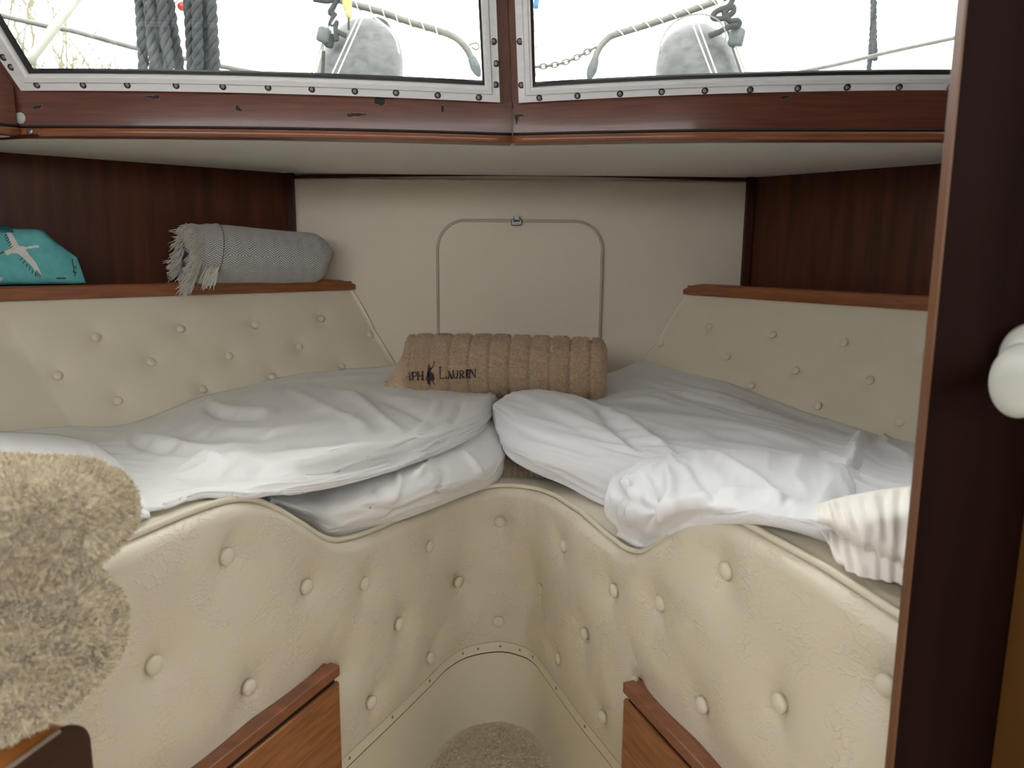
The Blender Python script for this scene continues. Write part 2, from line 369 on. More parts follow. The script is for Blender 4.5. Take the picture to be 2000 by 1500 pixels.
# soft puckered edge of the lining: a thin vinyl skin with gentle waves
nu, nv = 90, 40; SK = []
for j in range(nv):
    for i in range(nu):
        x = -.545+1.125*i/(nu-1); z = .42+(.914-.42)*j/(nv-1); e = max(0, (abs(x-.0175)-.43)/.12)+max(0, (z-.86)/.054)
        SK.append((x, WY-.006-.0035*e*mnoise.noise((x*14, z*11, 2.0)) - .001*mnoise.noise((x*5, z*5, 7)), z))
o = obj('trim_lining', SK, grid_f(nv, nu), 'vinyl_wall'); tag(o, 'slightly puckered cream vinyl skin stretched over the forward bulkhead', kind='structure')

# headliner / foredeck slab
CE = .925
BEAM = [A(q) for q in [(-.80, 1.295), (-.415, 1.288), (0, 1.331), (.32, 1.272), (.72, 1.245)]]
aft_edge = [(-1.05, .99), (-.80, 1.322), (-.60, 1.316), (-.415, 1.317), (-.2, 1.332), (-.002, 1.357), (.16, 1.324), (.32, 1.298), (.74, 1.272), (1.01, .97)]
poly = [(*q, CE) for q in [(-1.07, .46)]+aft_edge+[(1.03, .46), (1.45, .46), (1.45, 1.2), (.9, 1.95), (-.9, 1.95), (-1.55, 1.2), (-1.55, .46)]]
o = struct('ceiling', prism(poly, (0, 0, .035)), 'headliner', 'off white headliner under the foredeck')
deck = [(*q, CE+.036) for q in [(-1.07, .46)]+aft_edge+[(1.03, .46), (1.6, .3), (1.5, 1.3), (.9, 2.4), (.3, 3.2), (-.3, 3.2), (-.9, 2.4), (-1.6, 1.3), (-1.7, .3)]]
struct('roof_foredeck', prism(deck, (0, 0, .02)), 'gel', 'white foredeck outside the windscreen')
# dark bead where the headliner meets the bulkhead
pts = [PY(x, y, WY-.008) for x, y in [(572, 346), (700, 343), (850, 341), (1020, 340), (1200, 343), (1350, 348), (1470, 351)]]
struct('trim_1', tube_vf(cr(pts, 40), .0042, 8), 'veneer_trim', 'thin dark bead between headliner and front bulkhead')

# upper veneered sides
def side_wall(name, corner_x, sgn, slope, label):
    P = [A([corner_x, WY-.004])]
    for Y in (1.5, 1.15, .85, .47):
        x = corner_x+sgn*slope*(WY-Y)
        lim = {1.5: 9, 1.15: 1.28, .85: 1.36, .47: 1.38}[Y]; P.append(A([sgn*min(abs(x), lim), Y]))
    V = []; Fc = []
    for q in P:
        d = A([sgn*.02, .012]); V += [(*q, .645), (*q, CE+.005), (*(q+d), CE+.005), (*(q+d), .645)]
    for i in range(len(P)-1):
        for k in range(4): Fc.append((4*i+k, 4*i+(k+1) % 4, 4*i+4+(k+1) % 4, 4*i+4+k))
    Fc += [(0, 1, 2, 3), (4*len(P)-1, 4*len(P)-2, 4*len(P)-3, 4*len(P)-4)]
    return struct(name, (V, Fc), 'veneer', label)
side_wall('wall_left', -.528, -1, 1.14, 'dark mahogany veneer side above the left shelf')
side_wall('wall_right', .569, 1, .80, 'dark mahogany veneer side above the right shelf')
struct('trim_2', abox(-.540, -.5245, WY-.022, WY-.006, .66, CE), 'veneer_trim', 'dark upright batten in the left forward corner')
struct('trim_3', box_vf((.5645, WY-.014, .79), (.0085, 0, .0), (0, .008, 0), (0, 0, .135)), 'veneer_trim', 'dark upright batten in the right forward corner')

# floor, plinth line (plan of the berth front)
PLAN = cr([(-.372, .455), (-.29, .644), (-.206, .831), (-.157, .935), (-.118, 1.02), (-.095, 1.072), (-.064, 1.108), (-.017, 1.124), (.017, 1.112), (.040, 1.086), (.068, 1.008), (.100, .921), (.134, .836), (.21, .638), (.2725, .474)], 520)
ARC = np.r_[0, np.cumsum(np.linalg.norm(np.diff(PLAN, axis=0), axis=1))]
TAN = np.gradient(PLAN, axis=0); TAN /= np.linalg.norm(TAN, axis=1)[:, None]
NOR = np.stack([TAN[:, 1], -TAN[:, 0]], 1)          # towards the footwell
def curtain(x, y):
    d = ray(x, y); best = None
    for k in range(len(PLAN)-1):
        a, b = PLAN[k], PLAN[k+1]; m = A([[d[0], a[0]-b[0]], [d[1], a[1]-b[1]]]); t, s = np.linalg.solve(m, a)
        if -1e-9 <= s <= 1 and t > 0: return ARC[k]+s*(ARC[k+1]-ARC[k]), EYE[2]+d[2]*t
    return None
def at_s(s):
    return A([np.interp(s, ARC, PLAN[:, 0]), np.interp(s, ARC, PLAN[:, 1])]), nrm(A([np.interp(s, ARC, NOR[:, 0]), np.interp(s, ARC, NOR[:, 1])]))
fl = struct('floor', abox(-1.3, 1.3, -1.6, 1.9, -.03, 0), 'carpet', 'beige cut pile carpet on the footwell floor')
# carpet pile as short tufts in the visible footwell
def tufts(n, pos_n, ln, wd, jit):
    V = []; Fc = []
    for _ in range(n):
        p, nn = pos_n(); nn = nrm(nn); t = nrm(np.cross(nn, np.random.randn(3))); b = np.cross(nn, t)
        l = ln*random.uniform(.6, 1.2); lean = (t*random.uniform(-1, 1)+b*random.uniform(-1, 1))*jit
        q1 = p+nn*l*.5+lean*l*.4; q2 = p+nn*l*.85+lean*l*1.1; k = len(V)
        V += [p-t*wd*.5, p+t*wd*.5, q1+t*wd*.5, q1-t*wd*.5, q2]; Fc += [(k, k+1, k+2, k+3), (k+3, k+2, k+4)]
    return V, Fc
cp_mask = [PZ(*q, 0)[:2] for q in [(700, 1500), (830, 1500), (880, 1430), (910, 1412), (975, 1403), (1020, 1420), (1060, 1455), (1100, 1500)]]
def cpt():
    while True:
        x = random.uniform(-.16, .12); y = random.uniform(.9, 1.14)
        s = np.argmin(np.hypot(PLAN[:, 0]-x, PLAN[:, 1]-y)); 
        if (A([x, y])-PLAN[s])@NOR[s] > .004: return A([x, y, 0]), A([0, 0, 1.])
o = obj('carpet_pile', *tufts(7000, cpt, .003, .0034, 2.0), 'carpet', parent=fl, smooth=False); o['kind'] = 'stuff'

# plinth (kick board) under the upholstered berth front
TOE = .133
def strip_vf(z0, z1, off0, off1, thick, s0=0, s1=1e9, step=3):
    idx = [i for i in range(0, len(PLAN), step) if s0 <= ARC[i] <= s1]
    V = []; Fc = []
    for i in idx:
        p = PLAN[i]; n = NOR[i]
        V += [(*(p+n*off0), z0), (*(p+n*off1), z1), (*(p+n*(off1-thick)), z1), (*(p+n*(off0-thick)), z0)]
    for k in range(len(idx)-1):
        for q in range(4): Fc.append((4*k+q, 4*k+(q+1) % 4, 4*k+4+(q+1) % 4, 4*k+4+q))
    m = 4*len(idx); return V, Fc+[(0, 1, 2, 3), (m-1, m-2, m-3, m-4)]
pb = obj('baseboard_berth', *strip_vf(0, TOE, -.004, -.002, .012), 'plinth', smooth=True, auto=40); tag(pb, 'glossy cream kick board curving round the footwell', kind='structure')
st = obj('trim_4', *strip_vf(TOE-.007, TOE+.009, .0012, .0012, .003), 'plinth', smooth=True, auto=40); tag(st, 'narrow cream edging strip pinned above the kick board', kind='structure')
obj('lower_gap', *strip_vf(TOE-.0092, TOE-.0072, .0004, .0004, .002), 'chip', parent=st); obj('upper_gap', *strip_vf(TOE+.0091, TOE+.0100, .0016, .0016, .002), 'bead', parent=st)
PIN = dome('pin', .0021, .0012, 'steel', 10)
for x, y in [(681, 1478), (765, 1402), (838, 1335), (903, 1279), (933, 1270), (977, 1266), (1016, 1273), (1042, 1288), (1088, 1346), (1144, 1419)]:
    s, z = curtain(x, y); p, n = at_s(s); shared('pin', PIN, (*(p+n*.0012), TOE+.002), (*n, 0), st)

# ------------------------------------------------------------------ windscreen: coaming, post, windows
BT = CE+.003
RAKE = nrm((0, -.50, .866)); BOW = .028
WLB = PY(44, 175, 1.291), PY(977, 198, 1.322); WRB = PY(1012, 199, 1.322), PY(1866, 174, 1.248)
def sill(b, x):
    """point of the bowed lower frame edge at a given x"""
    t = (x-b[0][0])/(b[1][0]-b[0][0]); n = nrm(np.cross(b[1]-b[0], RAKE)); n = n if n@(EYE-b[0]) > 0 else -n
    n = nrm((n[0], n[1], 0)); return b[0]+(b[1]-b[0])*t+n*BOW*4*t*(1-t)
def beam_piece(name, P, zs_top, label, mats=('mahog', 'mahog_strip'), b=None):
    P = cr(P, 30); T = np.gradient(P, axis=0); T /= np.linalg.norm(T, axis=1)[:, None]; N2 = np.stack([T[:, 1], -T[:, 0]], 1)
    n = len(P); zt = np.interp(np.linspace(0, 1, n), np.linspace(0, 1, len(zs_top)), zs_top)
    V = []; Fc = []
    for i in range(n):
        p, q = P[i], N2[i]; bk = p-q*.035
        if b is not None:
            tq = sill(b, p[0]); tq = tq+A([0, .005, .004]); zt[i] = tq[2]; tp_ = tq[:2]
        else: tp_ = p-q*.0055
        V += [(*(p-q*.003), BT+.012), (*(p-q*.003), BT+.04), (*tp_, zt[i]), (*bk, zt[i]+.022), (*bk, BT-.002), (*(p-q*.003), BT-.002)]
    for i in range(n-1):
        for k in range(6): Fc.append((6*i+k, 6*i+(k+1) % 6, 6*i+6+(k+1) % 6, 6*i+6+k))
    Fc += [tuple(range(6)), tuple(range(6*n-1, 6*n-7, -1))]
    o = struct(name, (V, Fc), mats[0], label, smooth=True); o.modifiers.new('split', 'EDGE_SPLIT').split_angle = math.radians(35)
    # lower moulding with a rounded nose and a dark groove over it
    V = []; Fc = []; prof = [(-.004, .0115), (.0035, .0105), (.0055, .0075), (.006, .003), (.0045, -.001), (-.004, -.0025)]
    for i in range(n):
        for (a, h) in prof: V.append((*(P[i]+N2[i]*a), BT+h))
    k = len(prof)
    for i in range(n-1):
        for c in range(k): Fc.append((k*i+c, k*i+(c+1) % k, k*i+k+(c+1) % k, k*i+k+c))
    Fc += [tuple(range(k)), tuple(range(k*n-1, k*n-k-1, -1))]
    obj('moulding', V, Fc, mats[1], parent=o)
    G = [(*(P[i]+N2[i]*(-.0015)), BT+.0135) for i in range(n)]
    obj('groove', *tube_vf(G, .0022, 6), 'chip', parent=o)
    return o
def wtop(x, y, Y): return PY(x, y, Y)[2]
LB = [A(q) for q in [(-.822, 1.297), (-.60, 1.288), (-.415, 1.288), (-.2, 1.304), (-.004, 1.331)]]
RB = [A(q) for q in [(-.002, 1.331), (.16, 1.296), (.32, 1.270), (.55, 1.256), (.74, 1.247)]]
zL = [wtop(45, 182, 1.295), wtop(280, 186, 1.285), wtop(520, 190, 1.29), wtop(760, 195, 1.305), wtop(998, 203, 1.33)]
zR = [wtop(1002, 203, 1.33), wtop(1190, 196, 1.295), wtop(1400, 189, 1.27), wtop(1660, 182, 1.256), wtop(1880, 178, 1.247)]
trimL = beam_piece('trim_5', LB, zL, 'dark mahogany coaming under the left windscreen pane, with gouges', b=WLB)
trimR = beam_piece('trim_6', RB, zR, 'dark mahogany coaming under the right windscreen pane', b=WRB)
# side coamings running aft outside the frame
def side_coaming(name, P, z1, label):
    P = A(P, float); o = beam_piece(name, P, [z1, z1+.01, z1+.02], label, ('mahog', 'mahog_strip')); return o
sc1 = side_coaming('trim_7', [(-.800, 1.290), (-.90, 1.17), (-1.02, .98), (-1.04, .47)][::-1], zL[0]+.075, 'mahogany side coaming at the left end of the windscreen')
side_coaming('trim_8', [(.735, 1.246), (.84, 1.14), (.98, .96), (1.0, .5)], zR[-1]+.03, 'mahogany side coaming at the right end of the windscreen')
pts = [PZ(72, 266, .9245), PZ(35, 268, .9245), PZ(0, 270, .9245), PZ(-60, 272, .9245)]
struct('trim_9', tube_vf(cr(pts, 14), .003, 8), 'veneer_trim', 'dark bead under the left side coaming')
PLUG = dome('plug', .0095, .003, 'porcelain', 20, .002)
bvs = bvh_of(sc1)
def stick(me, name, x, y, parent, lift=0, scale=(1, 1, 1), Y=1.26):
    h = bvh_of(parent).ray_cast(Vector(EYE), Vector(nrm(ray(x, y))))
    if h[0] is None: return None
    n = A(h[1]); n = n if n@(EYE-A(h[0])) > 0 else -n
    return shared(name, me, A(h[0])+n*lift, n, parent, scale)
# gouges where varnish is torn off the coaming
bL = bvh_of(trimL); bR = bvh_of(trimR)
def chip(bv, par, poly):
    P = A(poly, float); c = P.mean(0); big = c+(P-c)*1.0+np.sign(P-c)*1.6
    obj('gouge_rim', *blob_px(bv, big, .0003, 1.2), 'chip_rim', parent=par, smooth=False)
    obj('gouge', *blob_px(bv, P, .0006, 1.2), 'chip', parent=par, smooth=False)
chip(bL, trimL, [(280, 188), (312, 186), (311, 193), (300, 193), (292, 191)])
chip(bL, trimL, [(462, 204), (465, 207), (474, 218), (466, 216), (460, 213)])
chip(bL, trimL, [(731, 190), (752, 191), (752, 203), (745, 207), (730, 201)])
chip(bL, trimL, [(677, 222), (700, 221), (719, 223), (700, 227), (680, 228)])
chip(bL, trimL, [(861, 206), (867, 206), (867, 219), (862, 219)])
chip(bL, trimL, [(64, 208), (82, 205), (80, 211), (66, 214)])
chip(bR, trimR, [(1524, 188), (1542, 187), (1540, 191), (1534, 190), (1530, 194)])
chip(bR, trimR, [(1004, 224), (1022, 223), (1024, 226), (1013, 228), (1009, 244), (1006, 230)])

# windows: planes raked aft
def window(name, bl, br, Ybl, Ybr, left_px, right_px, label, side_names):
    b0 = PY(*bl, Ybl); b1 = PY(*br, Ybr); P = plane(b0, b1, b0+RAKE)
    U_ = nrm(b1-b0); n = P[0]; n = n if n@(EYE-b0) > 0 else -n; Vv = np.cross(n, U_); Vv = Vv if Vv[2] > 0 else -Vv
    LU = np.linalg.norm(b1-b0); nh = nrm((n[0], n[1], 0))
    def to3(q, d=0): t = q[0]/LU; return b0+U_*q[0]+Vv*q[1]+n*d+nh*BOW*4*max(-.3, t*(1-t))
    def to2(x, y):
        X, Y_ = x, y
        for _ in range(6):
            g = PP(X, Y_, P)-b0; q = A([g@U_, g@Vv]); e = proj(to3(q)); X += x-e[0]; Y_ += y-e[1]
        g = PP(X, Y_, P)-b0; return A([g@U_, g@Vv])
    return P, to2, to3, n, U_, Vv
HT = .46
def line_at(p, q, v): t = (v-p[1])/(q[1]-p[1]); return p+(q-p)*t
def build_window(name, o_bl, o_br, Ybl, Ybr, lo, li, ro, ri, i_b, screws, label):
    """lo/li/ro/ri: two px on outer/inner edge lines at left and right; i_b: two px on the inner bottom edge"""
    P, to2, to3, n, U_, Vv = window(name, o_bl, o_br, Ybl, Ybr, None, None, label, None)
    LO = [to2(*q) for q in lo]; LI = [to2(*q) for q in li]; RO = [to2(*q) for q in ro]; RI = [to2(*q) for q in ri]; IB = [to2(*q) for q in i_b]
    def isect(a, b): 
        m = A([b[0]-a[0] for _ in (0,)])
        return m
    def x2(a, b):
        d1 = a[1]-a[0]; d2 = b[1]-b[0]; t = np.linalg.solve(np.stack([d1, -d2], 1), b[0]-a[0]); return a[0]+d1*t[0]
    OB = [to2(*o_bl), to2(*o_br)]
    obl, obr = x2(LO, OB), x2(RO, OB); ibl, ibr = x2(LI, IB), x2(RI, IB)
    otl, otr = line_at(LO[0], LO[1], HT), line_at(RO[0], RO[1], HT); itl, itr = line_at(LI[0], LI[1], HT-.035), line_at(RI[0], RI[1], HT-.035)
    root = thing(name, to3(obl), label, None, kind='structure')
    # four mitred rails, each with a flat screw flange and a raised inner bead
    for (a, b, c, d, nm) in ((obl, obr, ibr, ibl, 'frame_rail'), (obr, otr, itr, ibr, 'frame_rail'), (otr, otl, itl, itr, 'frame_rail'), (otl, obl, ibl, itl, 'frame_rail')):
        V = []; Fc = []
        prof = [(0, 0), (0, .005), (.46, .0055), (.50, .0035), (.54, .0095), (.82, .0105), (.90, .0085), (1.0, .0085), (1.0, -.004), (0, -.004)]
        ns = 20
        for w_ in np.linspace(0, 1, ns):
            for (t, h) in prof: V.append(to3(a+(d-a)*t+((b+(c-b)*t)-(a+(d-a)*t))*w_, h))
        k = len(prof)
        for i in range(ns-1):
            for q in range(k): Fc.append((k*i+q, k*i+(q+1) % k, k*i+k+(q+1) % k, k*i+k+q))
        Fc += [tuple(range(k)), tuple(range(k*ns-1, k*ns-k-1, -1))]
        obj(nm, V, Fc, 'alu', parent=root, smooth=False)
    cen = (ibl+ibr+itl+itr)/4
    mb = MB(); inn = [ibl, ibr, itr, itl]; i2 = [q+np.sign(cen-q)*A([.004, .0045]) for q in inn]
    for k in range(4):
        a, b, c, d = inn[k], inn[(k+1) % 4], i2[(k+1) % 4], i2[k]; V = []; Fc = []; ns = 20
        for w_ in np.linspace(0, 1, ns):
            o1 = a+(b-a)*w_; o2 = d+(c-d)*w_; V += [to3(o1, .004), to3(o2, .002), to3(o2, -.006), to3(o1, -.006)]
        for i in range(ns-1):
            for q in range(4): Fc.append((4*i+q, 4*i+(q+1) % 4, 4*i+4+(q+1) % 4, 4*i+4+q))
        mb.add(V, Fc+[(0, 1, 2, 3), tuple(range(4*ns-1, 4*ns-5, -1))])
    obj('rubber_seal', mb.v, mb.f, 'rubber', parent=root, smooth=False)
    V = []; g4 = [q+nrm(q-cen)*.004 for q in i2]; ns = 24
    for dd in (-.004, -.008):
        for w_ in np.linspace(0, 1, ns): V += [to3(g4[0]+(g4[1]-g4[0])*w_, dd), to3(g4[3]+(g4[2]-g4[3])*w_, dd)]
    m_ = 2*ns; Fc = [(2*i, 2*i+2, 2*i+3, 2*i+1) for i in range(ns-1)]+[(m_+2*i+1, m_+2*i+3, m_+2*i+2, m_+2*i) for i in range(ns-1)]
    Fc += [(2*i, m_+2*i, m_+2*i+2, 2*i+2) for i in range(ns-1)]+[(2*i+3, m_+2*i+3, m_+2*i+1, 2*i+1) for i in range(ns-1)]+[(1, m_+1, m_, 0), (m_-2, 2*m_-2, 2*m_-1, m_-1)]
    obj('pane', V, Fc, 'glass', parent=root)
    for x, y in screws:
        p = to3(to2(x, y), .0052); shared('screw_recess', SCREW_RING, p, n, root); shared('screw', SCREW, p+n*.0004, n, root, (.8, .8, .8))
    return to2, to3, n, otl, otr
wl = build_window('window_1', (44, 175), (977, 198), 1.291, 1.322, [(43, 174), (0, 111)], [(57, 139), (0, 44)], [(976.6, 198), (969, 0)], [(947, 168), (939, 0)], [(57, 142), (947, 165)],
    [(10, 110), (25, 129), (75, 164), (165, 164), (251, 164), (346, 165), (437, 167), (525, 169), (610, 172), (694, 176), (774, 179), (855, 184), (935, 188), (964, 79), (969, 122), (968, 163)],
    'left aluminium framed windscreen pane with screwed flange')
wr = build_window('window_2', (1012, 199), (1866, 174), 1.322, 1.248, [(1013.6, 199), (1006, 0)], [(1041, 170), (1036, 0)], [(1935, 172), (1975, 60)], [(1905, 140), (1945, 40)], [(1041, 168), (1866, 144)],
    [(1016, 79), (1019, 164), (1054, 189), (1128, 185), (1211, 181), (1292, 177), (1376, 175), (1464, 173), (1557, 170), (1653, 168), (1754, 168), (1853, 168)],
    'right aluminium framed windscreen pane with screwed flange')
# centre post in two halves with the seam between
for nm, xs, wk in (('trim_10', [(970, 210), (999.7, 213), (990.5, 0), (962, 0)], wl), ('trim_11', [(995, 213), (1020, 210), (1013, 0), (986, 0)], wr)):
    Q = [wk[0](*q) for q in xs]; lo = Q[0], Q[1]
    tl = line_at(Q[0], Q[3], HT); tr = line_at(Q[1], Q[2], HT)
    struct(nm, prism([wk[1](q, -.0045 if nm == 'trim_10' else -.0062) for q in (Q[0], Q[1], tr, tl)], -wk[2]*.02), 'mahog_v', 'mahogany centre post of the windscreen, %s half' % ('left' if nm == 'trim_10' else 'right'))
Q0 = wl[0](47, 180); Q1 = wl[0](2, 112); Qt = line_at(Q0, Q1, HT)
struct('trim_14', prism([wl[1](q, -.0045) for q in (Q0+A([0, -.03]), Q0, Qt, Qt-A([.12, 0]), Q0-A([.16, .03]))], -wl[2]*.02), 'mahog_v', 'mahogany corner post at the left end of the windscreen')
def front_of(cands, x, y):
    best = None
    for c in cands:
        h = bvh_of(c).ray_cast(Vector(EYE), Vector(nrm(ray(x, y))))
        if h[0] is not None and (best is None or h[3] < best[0]): best = (h[3], c)
    return best[1]
post_l = bpy.data.objects['trim_14']
cl = [sc1, trimL, post_l]+[c for q in (sc1, trimL) for c in q.children if c.name.startswith('moulding')]
for me_, nm_, x_p, y_p, sc_ in ((PLUG, 'plug', 40, 231, 1.0), (SCREW, 'screw', 59, 257, 1.3)):
    f_o = front_of(cl, x_p, y_p); stick(me_, nm_, x_p, y_p, f_o, .0005, (sc_, sc_, sc_))
struct('trim_15', abox(-.02, .02, 1.340, 1.352, .93, 1.03), 'mahog_v', 'mahogany backing block behind the coaming joint')
# cabin roof over the camera, header above the panes
zt = wl[1](wl[3])[2]; yt = wl[1](wl[3])[1]; yt2 = wr[1](wr[4])[1]
struct('ceiling_saloon', prism([(-1.4, yt+.03, zt-.01), (0, wl[1](wl[4])[1]+.03, zt-.01), (1.4, yt2+.03, zt-.01), (1.4, -1.6, zt-.01), (-1.4, -1.6, zt-.01)], (0, 0, .05)), 'headliner', 'white headliner over the saloon')
# saloon sides below the side windows
struct('wall_saloon_left', abox(-1.42, -1.38, -1.6, .46, 0, 1.04), 'veneer', 'dark veneered saloon side, left')
struct('wall_saloon_right', abox(1.38, 1.42, -1.6, .46, 0, 1.04), 'veneer', 'dark veneered saloon side, right')
struct('wall_aft', abox(-1.42, 1.42, -1.64, -1.6, 0, 1.02), 'veneer', 'dark veneered aft side of the saloon')
struct('wall_hull_left', prism([(-1.42, .46, 0), (-1.42, 1.2, 0), (-.9, 1.94, 0), (-.95, 1.97, 0), (-1.5, 1.2, 0), (-1.5, .46, 0)], (0, 0, .925)), 'gel', 'hull side outside the left lining')
struct('wall_hull_right', prism([(1.42, .46, 0), (1.42, 1.2, 0), (.9, 1.94, 0), (.95, 1.97, 0), (1.5, 1.2, 0), (1.5, .46, 0)], (0, 0, .925)), 'gel', 'hull side outside the right lining')

# side panels added out of view above the coamings to cut sky light
for nm, q, lb in (('wall_light_block_left', [(-1.075, .46), (-1.075, 1.0), (-.93, 1.16), (-.95, 1.18), (-1.10, 1.0), (-1.10, .46)], 'added unseen panel left of the windscreen, holding back sky light'), ('wall_light_block_right', [(1.035, .46), (1.035, .97), (.90, 1.12), (.92, 1.14), (1.06, .98), (1.06, .46)], 'added unseen panel right of the windscreen, holding back sky light')):
    struct(nm, prism([(*v, .97) for v in q], (0, 0, zt-.985)), 'mahog_v', lb)
# right-hand bulkhead; unlit face and lit edge are put into the colours
eL = [PY(1881, 0, .482), PY(1733, 1500, .482)]; BX = .252
def edge_x(z, x0=None):
    a, b = PY(1889, 0, .46), PY(1744, 1500, .46); return a[0]+(b[0]-a[0])*(z-a[2])/(b[2]-a[2])
zb, ztp = 0, zt-.012
struct('wall_partition', prism([(edge_x(zb)+.0005, .461, zb), (1.38, .461, zb), (1.38, .461, ztp), (edge_x(ztp)+.0005, .461, ztp)], (0, .0063, 0)), 'bulk', 'mahogany bulkhead filling the right edge, its lack of light put into near black')
struct('trim_12', prism([(edge_x(zb)-.001, .460, zb), (edge_x(zb)+.0005, .460, zb), (edge_x(ztp)+.0005, .460, ztp), (edge_x(ztp)-.001, .460, ztp)], (0, .0085, 0)), 'lipping', 'worn lipping along the bulkhead edge, coloured lighter as its window-lit side')
pxa = PY(1937, 1490, .459)[0]
struct('trim_13', abox(pxa, pxa+.05, .425, .459, 0, 1.0), 'post', 'brown wooden post against the dark bulkhead')

# ================================================================== BERTHS
# shelves with fiddle trim
def shelf(name, line, sgn, z_t, z_b, label):
    root = thing(name, (line[0][0], line[0][1], z_b), label, 'shelf')
    P = [np.asarray(q, float) for q in line]
    # board
    V = []; Fc = []
    for q in P: V += [(q[0], q[1], z_b), (q[0], q[1], z_t-.006), (q[0]+sgn*.30, q[1]+.0, z_t-.006), (q[0]+sgn*.30, q[1], z_b)]
    V[0:4] = [(P[0][0], WY-.003, z_b), (P[0][0], WY-.003, z_t-.006), (P[0][0]+sgn*.14, WY-.003, z_t-.006), (P[0][0]+sgn*.14, WY-.003, z_b)]
    for i in range(len(P)-1):
        for k in range(4): Fc.append((4*i+k, 4*i+(k+1) % 4, 4*i+4+(k+1) % 4, 4*i+4+k))
    Fc += [(0, 1, 2, 3), tuple(range(4*len(P)-1, 4*len(P)-5, -1))]
    obj('shelf_board', V, Fc, 'shelf', parent=root, smooth=False)
    # fiddle rail along the edge: rounded section, tapered toe at the forward end
    PP_ = np.vstack([np.linspace(P[0], P[1], 24)]+[np.linspace(P[i], P[i+1], 6)[1:] for i in range(1, len(P)-1)]); T = np.gradient(PP_, axis=0); T /= np.linalg.norm(T, axis=1)[:, None]
    Nn = np.stack([T[:, 1], -T[:, 0]], 1)*sgn*1.0
    cenv = A([0, .9]); 
    if Nn[0]@(cenv-PP_[0]) < 0: Nn = -Nn
    V = []; Fc = []; S = np.r_[0, np.cumsum(np.linalg.norm(np.diff(PP_, axis=0), axis=1))]
    for i in range(len(PP_)):
        tp = min(1, S[i]/.05); hh = z_b+(z_t-z_b)*(.42+.58*(tp**.6))
        for (a, h) in ((.010, z_b-.004), (.0115, z_b+.004), (.0115, hh-.004), (.009, hh-.001), (.004, hh), (-.010, hh), (-.010, z_b-.004)): V.append((*(PP_[i]+Nn[i]*a), h))
    for i in range(len(PP_)-1):
        for k in range(7): Fc.append((7*i+k, 7*i+(k+1) % 7, 7*i+7+(k+1) % 7, 7*i+7+k))
    Fc += [tuple(range(7)), tuple(range(7*len(PP_)-1, 7*len(PP_)-8, -1))]
    o = obj('fiddle_rail', V, Fc, 'shelf', parent=root, auto=35)
    return root
shl = shelf('shelf', SHELF_L, -1, .677, .655, 'mahogany shelf with a raised edge on the left, holding the throw')
shr = shelf('shelf', SHELF_R, 1, .674, .650, 'empty mahogany shelf with a raised edge on the right')

# buttoned side panels
def side_panel(name, line, Pl, low_dxy, buttons, label, sgn):
    root = thing(name, (line[1][0], line[1][1], .36), label, 'panel')
    P = np.vstack([np.linspace(line[0], line[1], 120)]+[np.linspace(line[i], line[i+1], 20)[1:] for i in range(1, len(line)-1)])
    nz_ = 60; nu = len(P); G = np.zeros((nz_, nu, 3))
    for j in range(nz_):
        z = .36+(SHZ-.36)*j/(nz_-1); k = (SHZ-z)
        off = low_dxy*k
        for i in range(nu):
            w_ = 1.0; G[j, i] = (*(P[i]+off*w_), z)
    G[:, :, 1] = np.minimum(G[:, :, 1], WY-.008)
    n = Pl[0] if Pl[0]@(EYE-G[0, 0]) > 0 else -Pl[0]
    B = [PP(x, y, Pl) for x, y in buttons]
    D = np.zeros((nz_, nu))
    for b in B:
        d = np.linalg.norm(G-b, axis=2); D -= .006*np.exp(-(d/.012)**1.3)+.005*np.exp(-(d/.028)**1.5)
    D += .003*np.clip((SHZ-G[:, :, 2])/.03, 0, 1)
    G2 = G+n*D[..., None]
    # back layer makes it a padded board
    Bk = G-n*.02; V = np.vstack([G2.reshape(-1, 3), Bk.reshape(-1, 3)]); m = nu*nz_
    Fc = grid_f(nz_, nu); Fc += [tuple(m+i for i in q[::-1]) for q in Fc]
    rim = [i for i in range(nu)]+[j*nu+nu-1 for j in range(1, nz_)]+[(nz_-1)*nu+i for i in range(nu-2, -1, -1)]+[j*nu for j in range(nz_-2, 0, -1)]
    Fc += [(rim[(k+1) % len(rim)], rim[k], m+rim[k], m+rim[(k+1) % len(rim)]) for k in range(len(rim))]
    obj('padding', V, Fc, 'vinyl_smooth', parent=root)
    for b in B: shared('button', BUTTON, b+n*(-.0020), n, root)
    return root
LBTN = [(0, 680), (189, 658), (354, 642), (499, 634), (628, 622), (724, 653), (296, 707), (448, 695), (585, 676), (113, 733), (230, 782), (397, 760), (33, 818), (533, 735), (669, 715)]
RBTN = [(1383, 638), (1509, 653), (1647, 668), (1808, 692), (1289, 670), (1419, 696), (1553, 723), (1698, 742), (1467, 752), (1596, 792), (1756, 824)]
kL = (A([-.289, 1.9])-A([-.392, 1.9]))/(SHZ-.461); kR = (A([.326, 1.9])-A([.426, 1.9]))/(SHZ-.479)
side_panel('buttoned_side_panel', SHELF_L, PLP, kL, LBTN, 'padded cream vinyl side panel with buttons under the left shelf', -1)
side_panel('buttoned_side_panel', SHELF_R, PRP, kR, RBTN, 'padded cream vinyl side panel with buttons under the right shelf', 1)

